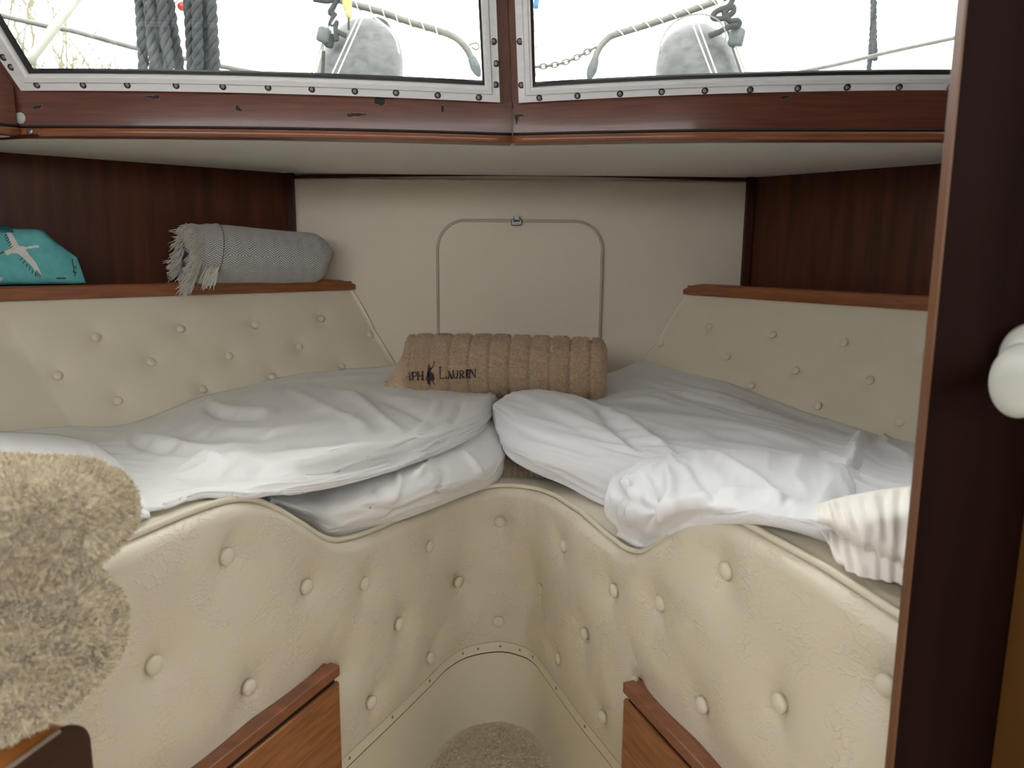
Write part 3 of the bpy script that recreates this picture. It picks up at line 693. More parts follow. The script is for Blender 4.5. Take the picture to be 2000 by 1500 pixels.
# upholstered berth front
TOP_PX = [(0, 1180), (130, 1120), (250, 1062), (380, 1007), (440, 986), (480, 980), (515, 985), (550, 1001), (600, 1031), (632, 1053), (658, 1062), (690, 1057), (740, 1039), (800, 1012), (900, 969), (976, 954), (1040, 959), (1080, 973), (1130, 1006), (1180, 1050), (1215, 1077), (1242, 1085), (1265, 1076), (1300, 1051), (1345, 1022), (1385, 1009), (1420, 1017), (1450, 1031), (1600, 1116), (1757, 1220)]
ts = A([curtain(*q) for q in TOP_PX]); ts = ts[np.argsort(ts[:, 0])]
ts = np.vstack([[0, ts[0, 1]], ts, [ARC[-1], ts[-1, 1]]])
zt_raw = np.interp(ARC, ts[:, 0], ts[:, 1]); ker = np.hanning(13); ker /= ker.sum(); ZT = np.convolve(np.pad(zt_raw, 6, mode='edge'), ker, mode='valid')
FBTN = [(443, 1087), (599, 1146), (712, 1140), (839, 1067), (896, 1137), (780, 1219), (837, 1283), (655, 1310), (487, 1342), (301, 1299), (724, 1372), (976, 1019), (973, 1213), (1101, 1067), (1055, 1150), (1199, 1154), (1141, 1238), (1092, 1287), (1290, 1179), (1418, 1115), (1239, 1334), (1371, 1378), (1180, 1400), (1522, 1373), (1731, 1339)]
bf = thing('upholstered_berth', (-.017, 1.1, 0), 'v shaped berth with buttoned cream vinyl front wrapping round the footwell', 'berth')
def button_at(x, y):
    X, Y_ = x, y
    for _ in range(5):
        sb, zb = curtain(X, Y_); p, n = at_s(sb); e = proj(A([*(p-n*.001), zb])); X += x-e[0]; Y_ += y-e[1]
    return curtain(X, Y_)
SB = A([button_at(*q) for q in FBTN])
DRW = [(curtain(636, 1297)[0]-.30, curtain(636, 1297)[0], .285), (curtain(1247, 1332)[0], curtain(1247, 1332)[0]+.30, .276)]
nz_ = 110; nu = len(PLAN); G = np.zeros((nz_+8, nu, 3))
Z0 = TOE+.004
def dimple(s, z):
    d = 0
    for (sb, zb_) in SB:
        ds, dz = s-sb, z-zb_
        if abs(ds) < .12 and abs(dz) < .12:
            # pulled cloth: a cup, drawn out a little downwards and upwards
            r = math.hypot(ds, dz*(.8 if dz < 0 else .9)); d -= .0075*math.exp(-(r/.0125)**1.4)+.0075*math.exp(-(r/.030)**1.6)
    return d
def soft(s, z):
    # slack padding between the buttons
    return .0030*mnoise.noise((s*9, z*11, 4.2))+.0012*mnoise.noise((s*26, z*30, 1.2))
for i in range(nu):
    s = ARC[i]; zt_ = ZT[i]-.0125; p = PLAN[i]; n = NOR[i]
    for j in range(nz_):
        z = Z0+(zt_-Z0)*j/(nz_-1); e = min(1, (z-Z0)/.05); e = max(e, .0); pad = .008*math.sin(e*math.pi/2)
        fd = 1.0
        for (da, db, dz) in DRW:
            fd = min(fd, max(min(1, max(da-s, s-db, 0)/.02), min(1, max(0, z-dz)/.045)))
        G[j, i] = (*(p+n*((pad+soft(s, z)*e)*(.25+.75*fd*fd*(3-2*fd))+dimple(s, z)*e)), z)
    d_top = G[nz_-1, i, :2]
    for k in range(8):
        a = (k+1)/8*math.pi/2*1.05; q = d_top-n*(.013*(1-math.cos(a))); G[nz_+k, i] = (*q, zt_+.012*math.sin(a))
Fc = grid_f(nz_+8, nu); V = G.reshape(-1, 3); m = len(V)
Bk = np.zeros((2, nu, 3))
for i in range(nu): Bk[0, i] = (*(PLAN[i]-NOR[i]*.010), ZT[i]-.004); Bk[1, i] = (*(PLAN[i]-NOR[i]*.010), Z0)
V = np.vstack([V, Bk.reshape(-1, 3)]); last = (nz_+7)*nu
Fc += [(last+i, last+i+1, m+i+1, m+i) for i in range(nu-1)]+[(m+i, m+i+1, m+nu+i+1, m+nu+i) for i in range(nu-1)]+[(m+nu+i, m+nu+i+1, i+1, i) for i in range(nu-1)]
pad_o = obj('front_padding', V, Fc, 'vinyl', parent=bf)
for (sb, zb_) in SB:
    p, n = at_s(sb); e = min(1, (zb_-Z0)/.05); q = p+n*(.008*math.sin(e*math.pi/2)-.0145*e+.0055)
    shared('button', BUTTON, (*q, zb_), (*n, .02), bf)
PIPE = [(*(PLAN[i]-NOR[i]*.0055), ZT[i]+.0028) for i in range(0, nu, 2)]
obj('piping', *tube_vf(PIPE, .0034, 8), 'vinyl_smooth', parent=bf)
# flat capping behind the piping
V = []; Fc = []; CW = .072; prof = [(-.006, .001), (-.012, .002), (-.05, .001), (-CW+.006, .0), (-CW, -.004), (-CW, -.05), (-.010, -.02)]
TANZ = ZT; idx = list(range(0, nu, 2))
NS = A([nrm(NOR[max(0, i-30):i+31].mean(0)) for i in range(nu)]); 
ZS = np.convolve(np.pad(ZT, 15, mode='edge'), np.hanning(31)/np.hanning(31).sum(), mode='valid')
for i in idx:
    for (a, h) in prof:
        V.append((*(PLAN[i]+NOR[i]*a*1.0), (ZT[i] if a > -.03 else ZT[i])+h))
k = len(prof)
for c in range(len(idx)-1):
    for q in range(k): Fc.append((k*c+q, k*c+(q+1) % k, k*c+k+(q+1) % k, k*c+k+q))
obj('capping', V, Fc, 'vinyl_smooth', parent=bf)

# drawers
def drawer(name, a, b, s_far, s_near, z0, z1, label):
    p0, n0 = at_s(s_far); p1, n1 = at_s(s_near); n = nrm(n0+n1); ns = 12
    root = bpy.data.objects.new(name, None); COL.objects.link(root); root.parent = bf; root.location = Vector((*((p0+p1)/2), z0))-wloc(bf); root['label'] = label
    d = p1-p0; out = .011
    def rail(nm, za, zb2, o0, o1, matn, i0=0., i1=1.):
        q0 = p0+d*i0; q1 = p0+d*i1
        poly = [(*(q0+n*o0), za), (*(q1+n*o0), za), (*(q1+n*o0), zb2), (*(q0+n*o0), zb2)]
        V, Fq = prism(poly, (*(n*(o1-o0)), 0)); o = obj(nm, V, Fq, matn, parent=root, smooth=False)
        bv = o.modifiers.new('bevel', 'BEVEL'); bv.width = .0015; bv.segments = 2; return o
    rail('body', z0+.002, z1-.003, -.008, .012, 'mahog_strip')
    rail('drawer_front', z0, z1-.024, .010, .019, 'drawer')
    rail('top_rail', z1-.013, z1, .006, .0205, 'mahog_strip')
    rail('finger_groove', z1-.025, z1-.012, .008, .0125, 'chip')
    # rounded nose on the front's upper edge
    N_ = [(*(p0+d*t+n*.0155), z1-.0245) for t in np.linspace(.002, .998, ns)]
    obj('front_nose', *tube_vf(N_, .0036, 8), 'drawer', parent=root)
    return root
sA, zA = curtain(636, 1297); sB2, zB = curtain(648, 1470); sR, zRr = curtain(1247, 1332)
drawer('drawer', None, None, sA+.0, sA-.30, .150, .284, 'varnished teak drawer front let into the left berth front')
drawer('drawer', None, None, sR, sR+.30, .146, .274, 'varnished teak drawer front let into the right berth front')

# anchor-locker hatch
hz = thing('locker_hatch', (.015, WY-.01, .44), 'arched cream locker hatch outlined with a bead in the front bulkhead', 'hatch')
hx0, hx1, hz1, rr = PY(856, 520, WY)[0], PY(1174, 520, WY)[0], PY(1010, 432, WY)[2], .068
out = [(hx0, .40)]+[(hx0+rr-rr*math.cos(t), hz1-rr+rr*math.sin(t)) for t in np.linspace(0, math.pi/2, 24)]+[(hx1-rr+rr*math.sin(t), hz1-rr+rr*math.cos(t)) for t in np.linspace(0, math.pi/2, 24)]+[(hx1, .40)]
obj('hatch_panel', *prism([(x, WY-.0135, z) for x, z in out], (0, .012, 0)), 'vinyl_wall', parent=hz, smooth=False)
obj('bead', *tube_vf([(x, WY-.013, z) for x, z in out], .0036, 8), 'bead', parent=hz)
lc = PY(1009, 431, WY-.016)
la = obj('latch', *abox(lc[0]-.013, lc[0]+.013, WY-.022, WY-.013, lc[2]-.012, lc[2]+.004), 'chrome', parent=hz, smooth=False)
la.modifiers.new('bevel', 'BEVEL').width = .002
mb = MB()
mb.add(*lathe_vf(lc+A([-.007, -.006, .003]), (1, 0, 0), [(0, .001), (0, .0055), (.014, .0055), (.014, .001)], 14))
mb.add(*abox(lc[0]-.005, lc[0]+.006, WY-.030, WY-.020, lc[2]+.002, lc[2]+.011))
obj('turn_catch', mb.v, mb.f, 'chrome', parent=la, smooth=False)
for dx in (-.008, .008):
    shared('screw', SCREW, lc+A([dx, -.0062, -.006]), (0, -1, 0), la, (.55, .55, .55))

# ------------------------------------------------------------------ bedding
def W(x, y, z): return A([x, y, z], float)
def inset(row, dz, dback):
    out = []
    for p in row:
        q = PZ(*p) if not isinstance(p, np.ndarray) else p
        d = nrm(A([q[0]-EYE[0]*0, q[1]-0, 0])); out.append(q+A([d[0]*dback, d[1]*dback, dz]))
    return out
# mattresses (cores under the covers)
def core(name, poly, z0, z1, label, material):
    root = thing(name, (poly[0][0], poly[0][1], z0), label, 'mattress')
    o = obj('mattress_body', *prism([(x, y, z0) for x, y in poly], (0, 0, z1-z0)), material, parent=root, smooth=False)
    b = o.modifiers.new('bevel', 'BEVEL'); b.width = .015; b.segments = 3
    return root
off = [PLAN[i]-NOR[i]*.085 for i in range(0, nu, 6)]
mid = len(off)//2
lp = [tuple(q) for q in off[:mid] if q[0] < -.03]; rp = [tuple(q) for q in off[mid+4:] if q[0] > .03]
m_l = core('mattress', lp+[(-.02, 1.24), (-.02, 1.87), (-.26, 1.87), (-.83, 1.33), (-1.02, 1.05), (-1.06, .52), (-.48, .52)], .335, .405, 'white sheeted mattress on the left berth, its side showing below the cover', 'sheet')
m_r = core('mattress', [(.02, 1.87), (.02, 1.24)]+rp+[(.42, .52), (.98, .52), (.92, 1.05), (.66, 1.36), (.30, 1.87)], .335, .405, 'white sheeted mattress on the right berth, nearly hidden by the cover', 'sheet2')
struct('floor_berth', prism([(*q, .31) for q in [tuple(PLAN[i]-NOR[i]*.014) for i in range(0, nu, 6)]]+[(1.3, .49, .31), (1.3, 1.0, .31), (.85, 1.89, .31), (-.85, 1.89, .31), (-1.36, 1.0, .31), (-1.36, .49, .31)], (0, 0, .022)), 'plinth', 'berth boards under the mattresses')

LD = [
 [W(-1.03, 1.12, .43), (60, 838, .43), (240, 826, .414), (398, 772, .447), (518, 742, .462), (640, 724, .468), (772, 714, .464), (870, 711, .463), (945, 712, .46)],
 [W(-.88, 1.0, .46), (110, 862, .455), (290, 850, .45), (430, 805, .46), (560, 770, .466), (680, 745, .468), (800, 735, .464), (890, 738, .46), (955, 740, .455)],
 [W(-.74, .88, .48), (160, 890, .475), (340, 888, .475), (460, 850, .475), (590, 815, .475), (710, 785, .475), (825, 772, .47), (905, 765, .465), (962, 768, .462)],
 [W(-.58, .76, .49), (210, 925, .495), (368, 922, .495), (480, 890, .49), (608, 860, .487), (735, 832, .484), (848, 808, .48), (922, 792, .476), (966, 777, .466)],
 [W(-.46, .66, .50), (262, 965, .517), (384, 945, .517), (500, 930, .514), (625, 910, .500), (760, 880, .487), (870, 845, .483), (938, 815, .474), (969, 787, .458)],
 [W(-.42, .62, .53), (290, 992, .524), (392, 962, .524), (505, 962, .514), (638, 948, .486), (772, 912, .472), (886, 868, .466), (948, 832, .456), (967, 802, .44)]]
LD.append(inset(LD[-1], -.008, .012)); LD.append(inset(LD[-1], -.012, .04))
G = net(LD, 170, 230)
G = wrinkle(G, 5, 16, .006, 1.3); G = wrinkle(G, 3, 5, .007, 8.1, ridged=False)
G = folds(G, [
 ([(890, 852), (840, 872), (780, 890), (700, 908), (600, 926)], 8, -.007),
 ([(905, 830), (855, 850), (775, 874), (690, 892), (590, 910), (480, 925)], 9, .006),
 ([(310, 935), (400, 912), (500, 905), (600, 893), (700, 880), (790, 846)], 12, .006),
 ([(320, 955), (410, 932), (520, 925), (620, 915), (720, 900)], 8, -.005),
 ([(262, 850), (330, 866), (410, 882), (500, 872)], 10, .006), ([(250, 862), (330, 882), (420, 898)], 8, -.005),
 ([(400, 778), (450, 802), (545, 803)], 9, .005), ([(395, 795), (440, 812), (520, 815)], 7, -.005),
 ([(640, 752), (700, 778), (760, 828), (800, 850)], 8, .004), ([(600, 742), (700, 764), (800, 800), (860, 840)], 8, -.004),
 ([(560, 760), (640, 800), (740, 850)], 9, .004), ([(860, 780), (840, 820), (800, 860)], 8, .004), ([(905, 785), (880, 830)], 7, -.004),
 ([(420, 840), (520, 845), (620, 835), (720, 815)], 9, .0045), ([(360, 860), (440, 850), (540, 855)], 8, -.004),
 ([(340, 925), (420, 905), (520, 890)], 8, .004), ([(300, 895), (380, 905), (460, 918)], 7, .004), ([(560, 870), (660, 858), (760, 830)], 7, -.004), ([(650, 770), (740, 775), (840, 785)], 6, .003)])
duv_l = thing('duvet', (-.45, 1.1, .43), 'white duvet spread over the left berth, hem hanging in a long fold', 'duvet')
cloth('cover', G, 'sheet', duv_l, .003)
# sheet-covered mattress side below the duvet hem (left)
LS = [
 [(520, 958, .455), (560, 955, .452), (640, 938, .452), (770, 902, .455), (885, 860, .455), (948, 824, .448), (966, 800, .44), (975, 800, .43)],
 [(530, 975, .462), (580, 985, .455), (655, 985, .452), (775, 945, .455), (890, 900, .452), (955, 862, .448), (978, 838, .440), (985, 830, .42)],
 [(536, 985, .448), (592, 1010, .436), (660, 1022, .432), (785, 982, .436), (898, 938, .434), (962, 905, .432), (985, 878, .430), (992, 868, .41)],
 [(538, 990, .438), (600, 1022, .424), (658, 1040, .416), (790, 1003, .412), (902, 960, .409), (960, 938, .407), (984, 915, .408), (996, 895, .40)]]
LS.append(inset(LS[-1], -.012, .012))
G = net(LS, 90, 150); G = wrinkle(G, 6, 5, .004, 3.7)
G = folds(G, [([(840, 892), (835, 910), (815, 935)], 4, .006), ([(776, 920), (780, 950), (765, 985)], 5, .005), ([(800, 930), (830, 925), (850, 940)], 5, .004), ([(900, 880), (930, 910), (940, 930)], 5, .004), ([(700, 985), (780, 1000), (880, 955)], 6, -.004), ([(860, 905), (870, 935), (850, 965)], 5, -.004), ([(720, 950), (740, 975)], 5, -.003)])
cloth('fitted_sheet', G, 'sheet', m_l, .004)

RD = [
 [(1150, 735, .462), (1200, 722, .468), (1256, 704, .481), (1330, 721, .475), (1402, 741, .467), (1502, 779, .446), (1602, 813, .432), (1702, 844, .422), (1800, 866, .42), W(.93, 1.1, .42)],
 [(1130, 750, .46), (1170, 748, .46), (1225, 742, .466), (1300, 755, .466), (1380, 773, .465), (1480, 805, .455), (1590, 840, .446), (1700, 872, .441), (1800, 892, .44), W(.85, 1.0, .45)],
 [(1090, 776, .452), (1130, 790, .450), (1168, 797, .452), (1260, 788, .464), (1350, 800, .466), (1450, 825, .462), (1560, 855, .457), (1680, 885, .457), (1790, 915, .46), W(.75, .9, .47)],
 [(1015, 766, .484), (1060, 762, .49), (1120, 774, .489), (1210, 815, .485), (1310, 842, .48), (1420, 862, .476), (1540, 885, .477), (1650, 910, .479), (1770, 945, .485), W(.65, .8, .49)],
 [(972, 785, .478), (1005, 800, .489), (1060, 825, .490), (1150, 855, .486), (1250, 880, .482), (1360, 905, .487), (1490, 925, .492), (1610, 945, .497), (1740, 980, .50), W(.55, .72, .50)],
 [(964, 808, .462), (980, 845, .462), (1030, 880, .460), (1110, 905, .458), (1210, 930, .458), (1310, 950, .462), (1440, 950, .488), (1570, 968, .492), (1700, 1010, .495), W(.48, .67, .50)],
 [(974, 850, .440), (990, 885, .436), (1035, 915, .430), (1105, 945, .425), (1190, 985, .422), (1290, 990, .440), (1410, 970, .498), (1530, 985, .498), (1660, 1030, .498), W(.43, .63, .50)]]
RD.append(inset(RD[-1], -.006, .012)); RD.append(inset(RD[-1], -.010, .03))
G = net(RD, 170, 230)
G = wrinkle(G, 4, 18, .006, 5.3); G = wrinkle(G, 3, 5, .006, 2.1, ridged=False)
G = folds(G, [
 ([(1180, 800), (1280, 775), (1380, 772), (1480, 792)], 8, .004), ([(1200, 740), (1300, 748), (1420, 782), (1540, 820)], 8, .0035),
 ([(1190, 830), (1300, 815), (1450, 835), (1600, 865)], 9, .0045), ([(1175, 805), (1230, 830), (1290, 870), (1320, 890)], 8, .006),
 ([(1165, 798), (1220, 850), (1260, 880)], 9, -.005), ([(1060, 790), (1150, 830), (1240, 880)], 10, .003), ([(1000, 830), (1080, 860), (1180, 890)], 10, -.003),
 ([(1250, 855), (1400, 850), (1550, 870), (1650, 895)], 8, -.004), ([(1300, 740), (1400, 765), (1520, 800), (1620, 835)], 7, -.003),
 ([(1685, 845), (1668, 880), (1660, 925)], 12, .012), ([(1700, 860), (1740, 880), (1785, 905)], 8, .006), ([(1720, 850), (1740, 870)], 6, .005),
 ([(1690, 900), (1640, 930), (1560, 900)], 9, -.007), ([(1600, 880), (1640, 905), (1660, 940)], 7, .006)])
duv_r = thing('duvet', (.4, 1.1, .43), 'white duvet on the right berth, bunched up and turned back near its front', 'duvet')
cloth('cover', G, 'sheet2', duv_r, .003)
FL = [
 [(1225, 925, .475), (1285, 892, .488), (1390, 880, .492), (1520, 882, .488), (1630, 903, .488), (1700, 930, .465)],
 [(1196, 935, .480), (1265, 908, .502), (1390, 908, .508), (1520, 918, .508), (1640, 940, .508), (1700, 966, .475)],
 [(1180, 970, .472), (1245, 955, .494), (1370, 950, .513), (1510, 962, .520), (1625, 985, .524), (1690, 1015, .488)],
 [(1182, 1000, .452), (1240, 1010, .468), (1350, 986, .518), (1490, 990, .535), (1612, 1018, .537), (1680, 1050, .498)],
 [(1205, 1032, .432), (1258, 1056, .430), (1340, 1018, .492), (1472, 1003, .533), (1602, 1032, .534), (1665, 1066, .500)]]
FL.insert(0, inset(FL[0], -.03, .010)); FL.append(inset(FL[-1], -.012, .008)); FL.append(inset(FL[-1], -.01, .03))
G = net(FL, 110, 150); G = wrinkle(G, 9, 4, .005, 6.6)
G = folds(G, [([(1215, 930), (1235, 975), (1225, 1030)], 9, .006), ([(1250, 920), (1275, 970), (1262, 1040)], 9, -.006), ([(1300, 905), (1310, 960), (1290, 1020)], 10, .005), ([(1345, 895), (1380, 945), (1400, 985)], 9, -.005),
 ([(1370, 885), (1400, 890), (1480, 940), (1530, 985)], 9, .004), ([(1270, 1020), (1340, 985), (1450, 965), (1560, 985)], 9, .005), ([(1200, 960), (1260, 990), (1290, 985)], 8, -.004)])
cloth('turned_back_end', G, 'sheet2', duv_r, .003)

# pillows
def pillow(name, top, label, material, seed, rib, zmin=0.):
    root = thing(name, PZ(*top[1][1]) if not isinstance(top[1][1], np.ndarray) else top[1][1], label, 'pillow')
    G = net(top, 60, 80); 
    nv_, nu_ = G.shape[:2]; N_ = normals(G); D = np.zeros((nv_, nu_))
    for j in range(nv_):
        for i in range(nu_):
            D[j, i] = rib*(math.sin(i*.75+1.8*mnoise.noise((i*.06, j*.05, seed)))*.5+mnoise.noise((i*.2, j*.05, seed+4)))*min(1, j/8)
    G = G+N_*D[..., None]
    # underside: same outline, flat bottom
    rimz = G[..., 2]; Bm = G.copy(); u = np.linspace(-1, 1, nu_)[None, :]; v = np.linspace(-1, 1, nv_)[:, None]
    k = np.clip((1-u**4)*(1-v**4), 0, 1); Bm[..., 2] = np.minimum(G[..., 2]-.003, np.maximum(G[..., 2]-.004-.028*k, zmin))
    V = np.vstack([G.reshape(-1, 3), Bm.reshape(-1, 3)]); n = nv_*nu_; Fq = grid_f(nv_, nu_); Fq += [tuple(n+i for i in q[::-1]) for q in Fq]
    rim = [i for i in range(nu_)]+[j*nu_+nu_-1 for j in range(1, nv_)]+[(nv_-1)*nu_+i for i in range(nu_-2, -1, -1)]+[j*nu_ for j in range(nv_-2, 0, -1)]
    Fq += [(rim[(q+1) % len(rim)], rim[q], n+rim[q], n+rim[(q+1) % len(rim)]) for q in range(len(rim))]
    obj('pillowcase', V, Fq, material, parent=root); return root
pillow('pillow', [
 [(1593, 984, .532), (1655, 968, .548), (1730, 955, .556), (1800, 948, .560), (1860, 944, .560)],
 [(1597, 1000, .542), (1658, 998, .556), (1730, 992, .564), (1800, 990, .567), (1860, 990, .567)],
 [(1604, 1016, .540), (1662, 1035, .548), (1730, 1040, .552), (1795, 1045, .552), (1860, 1048, .552)],
 [(1612, 1027, .530), (1668, 1060, .535), (1730, 1080, .537), (1790, 1098, .536), (1850, 1112, .536)],
 [(1620, 1034, .518), (1672, 1072, .517), (1728, 1098, .517), (1782, 1124, .517), (1840, 1150, .517)]], 'cream cotton pillow with gathered ribs at the near end of the right berth', 'pillow', 2.2, .0030, .5155)
pillow('pillow', [
 [(-190, 860, .49), (-90, 850, .485), (0, 843, .478), (110, 849, .468), (175, 862, .466), (205, 880, .470)],
 [(-190, 885, .53), (-90, 880, .53), (0, 875, .525), (110, 880, .512), (190, 890, .505), (226, 900, .495)],
 [(-190, 930, .56), (-90, 925, .56), (0, 922, .555), (120, 920, .545), (210, 925, .53), (248, 930, .512)],
 [(-190, 980, .57), (-90, 975, .57), (0, 970, .565), (140, 965, .555), (235, 965, .543), (275, 968, .522)],
 [(-190, 1015, .545), (-90, 1010, .545), (0, 1010, .545), (160, 1008, .54), (255, 1003, .534), (293, 1003, .522)]], 'smooth white pillow on the near end of the left berth behind the sheepskin', 'sheet', 6.2, .0010)

# knitted blanket between the mattresses
kn = thing('knitted_cushion', (.03, 1.25, .335), 'brown ribbed knitted cushion wedged between the two berths', 'cushion')
V = []; nu_, nv_ = 120, 24
for j in range(nv_):
    th = math.pi*j/(nv_-1)
    for i in range(nu_):
        t = -1+2*i/(nu_-1); r = .075*(1-abs(t)**6)**.5+.002+.0018*math.cos(i*1.57)
        c = PZ(1050, 945, .39)+A([.13*t, .075+.02*t, 0]); V.append((c[0], c[1]-r*math.cos(th)*.9, .34+r*math.sin(th)*1.05))
Fq = grid_f(nv_, nu_)+[tuple(range(nu_-1, -1, -1))+tuple((nv_-1)*nu_+i for i in range(nu_))]
Fq = grid_f(nv_, nu_)+[(i, i+1, (nv_-1)*nu_+i+1, (nv_-1)*nu_+i) for i in range(nu_-1)]
obj('knit_cover', V, Fq, 'knit', parent=kn)

# ------------------------------------------------------------------ rolled brown towel
tw = thing('rolled_towel', (.0, 1.6, .45), 'brown terry towel rolled up, with dark embroidered lettering, lying across both berths', 'towel')
t0 = PY(800, 715, 1.60); t1 = PY(1178, 722, 1.56); ax = nrm(t1-t0); L_ = np.linalg.norm(t1-t0); vv = A([0, 0, 1.]); vv = nrm(vv-ax*(vv@ax)); hh = np.cross(ax, vv); hh = hh if hh[1] < 0 else -hh
nu_, nth = 260, 96; V = []
for i in range(nu_):
    t = i/(nu_-1); s = t*L_
    g = s/.0405; rib = -.0078*math.exp(-(((g+.15) % 1-.5)/.10)**2)+.0015 if True else 0
    rend = 1-.10*math.exp(-((1-t)/.015)**2)-.05*math.exp(-(t/.02)**2)
    for k in range(nth):
        a = 2*math.pi*k/nth; c, s_ = math.cos(a), math.sin(a)
        ry, rz = .066, (.0655-.004*t)*1.0
        q = t0+ax*(s+.006*mnoise.noise((c*1.5, s_*1.5, 3 if t > .5 else 9))*(1 if t > .95 else 0))
        f_ = (1+.012*mnoise.noise((s*18, c*2.2, s_*2.2)))*rend
        flat = -.006 if s_ < -.75 else 0
        rad = rib+.0014*mnoise.noise((s*160, c*22, s_*22))+.001*mnoise.noise((s*60, c*9+7, s_*9))
        V.append(q+hh*c*(ry*f_+rad)+vv*(s_*(rz*f_+rad)-flat*0)+vv*.0035*math.sin(t*math.pi))
Fq = [(i*nth+k, i*nth+(k+1) % nth, (i+1)*nth+(k+1) % nth, (i+1)*nth+k) for i in range(nu_-1) for k in range(nth)]
Fq += [tuple(range(nth-1, -1, -1)), tuple((nu_-1)*nth+k for k in range(nth))]
tb = obj('towel_roll', V, Fq, 'towel', parent=tw)
# spiral end layers on the right
for rr_, dx in ((.055, .004), (.045, .006), (.034, .005)):
    P = [t1+ax*(dx-.004)+hh*math.cos(a)*rr_*.95+vv*math.sin(a)*rr_*.92 for a in np.linspace(0, 2*math.pi, 40)]
    obj('rolled_edge', *tube_vf(P, .005, 8), 'towel', parent=tw)
# loose flap at the left end: folded layers sloping down to the bed
def flap(px_top, px_bot, px_tip, Y0, nm, th=.012):
    rows = [[PY(x, y, Y0+dy) for x, y, dy in r] for r in px_top]
    Q = A(rows); Q = crm(np.linspace(0, Q.shape[0]-1, 26), Q); Q = np.swapaxes(crm(np.linspace(0, Q.shape[1]-1, 26), np.swapaxes(Q, 0, 1)), 0, 1)
    Q = wrinkle(Q, 6, 6, .003, 4.4, ridged=False); cloth(nm, Q, 'towel', tw, th)
flap([[(812, 660, .02), (805, 690, -.03), (800, 730, -.055), (800, 765, -.05)], [(800, 672, .03), (790, 700, -.02), (780, 738, -.045), (775, 767, -.045)], [(788, 690, .03), (775, 715, -.01), (762, 745, -.03), (754, 767, -.03)], [(778, 708, .03), (764, 730, 0), (752, 752, -.02), (748, 766, -.02)]], None, None, 1.60, 'loose_flap')
flap([[(770, 735, .03), (762, 742, .02), (758, 752, .0), (757, 765, -.0)], [(755, 744, .03), (748, 749, .02), (745, 757, .0), (745, 766, -.0)], [(744, 751, .03), (739, 755, .02), (737, 760, .0), (737, 765, -.0)]], None, None, 1.615, 'loose_flap', .01)
# terry loops
bm_v = A(V).reshape(nu_, nth, 3)
def tp():
    while True:
        i = random.randrange(1, nu_-1); k = random.randrange(nth); p = bm_v[i, k]; c = t0+ax*((p-t0)@ax); n = p-c
        if n[1] < .03: return p+ax*random.uniform(-.001, .001), n
o = obj('terry_pile', *tufts(26000, tp, .0030, .0020, .9), 'towel', parent=tw, smooth=False); o['kind'] = 'stuff'
# embroidery
bvt = bvh_of(tb); mb = MB(); LIFT = .0034
def stroke(pts, wd=2.2): mb.add(*ribbon_px(bvt, pts, max(1.7, wd*1.05), LIFT))
def serif(x, y, w_=5): stroke([(x-w_/2, y), (x+w_/2, y)], 1.1)
def letter(ch, x, y, h, w_):
    """x left, y baseline, h height; px"""
    t = y-h
    if ch == 'I': stroke([(x, y), (x, t)], 1.6); serif(x, y); serif(x, t)
    if ch == 'P': stroke([(x, y), (x, t)], 2.4); stroke([(x, t), (x+w_*.7, t+1), (x+w_*.95, t+h*.25), (x+w_*.7, t+h*.5), (x, t+h*.52)], 1.7); serif(x, y, 6)
    if ch == 'H': stroke([(x, y), (x, t)], 2.3); stroke([(x+w_, y), (x+w_, t)], 2.3); stroke([(x, t+h*.5), (x+w_, t+h*.5)], 1.2); [serif(a, b) for a in (x, x+w_) for b in (y, t)]
    if ch == 'L': stroke([(x, y), (x, t)], 2.8); stroke([(x, y), (x+w_, y-.3)], 1.5); stroke([(x+w_, y), (x+w_+1, y-h*.2)], 1.2); serif(x, t, 7)
    if ch == 'A': stroke([(x, y), (x+w_*.5, t)], 1.3); stroke([(x+w_*.5, t), (x+w_, y)], 2.4); stroke([(x+w_*.22, y-h*.35), (x+w_*.8, y-h*.35)], 1.1); serif(x, y, 4); serif(x+w_, y, 4)
    if ch == 'U': stroke([(x, t), (x, y-h*.35), (x+w_*.2, y-h*.06), (x+w_*.5, y), (x+w_*.8, y-h*.06), (x+w_, y-h*.35), (x+w_, t)], 1.9); serif(x, t); serif(x+w_, t, 4)
    if ch == 'R': letter('P', x, y, h, w_); stroke([(x+w_*.4, t+h*.52), (x+w_*1.1, y)], 2.2)
    if ch == 'E': stroke([(x, y), (x, t)], 2.3); [stroke([(x, b), (x+w_, b)], 1.2) for b in (y, t, t+h*.5)]; stroke([(x+w_, y), (x+w_, y-h*.2)], 1.2); stroke([(x+w_, t), (x+w_, t+h*.2)], 1.2)
    if ch == 'N': stroke([(x, y), (x, t)], 1.4); stroke([(x, t), (x+w_, y)], 2.4); stroke([(x+w_, y), (x+w_, t)], 1.4); serif(x, y, 4); serif(x+w_, t, 4)
def put(ch, x, y, h, w_):
    global mb
    mb = MB(); letter(ch, x, y, h, w_)
    if mb.v: obj('embroidered_letter', mb.v, mb.f, 'thread', parent=tw, smooth=False)
put('E', 799, 741.5, 13, 3.5)
for q in (('P', 807, 741, 15, 8), ('H', 817, 740.5, 15, 9), ('L', 860, 738.5, 22, 10), ('A', 873, 738.5, 15, 11), ('U', 886, 738, 15, 8), ('R', 899, 737.5, 15, 7), ('E', 910, 737, 15, 7), ('N', 920, 736.5, 15, 9)): put(*q)
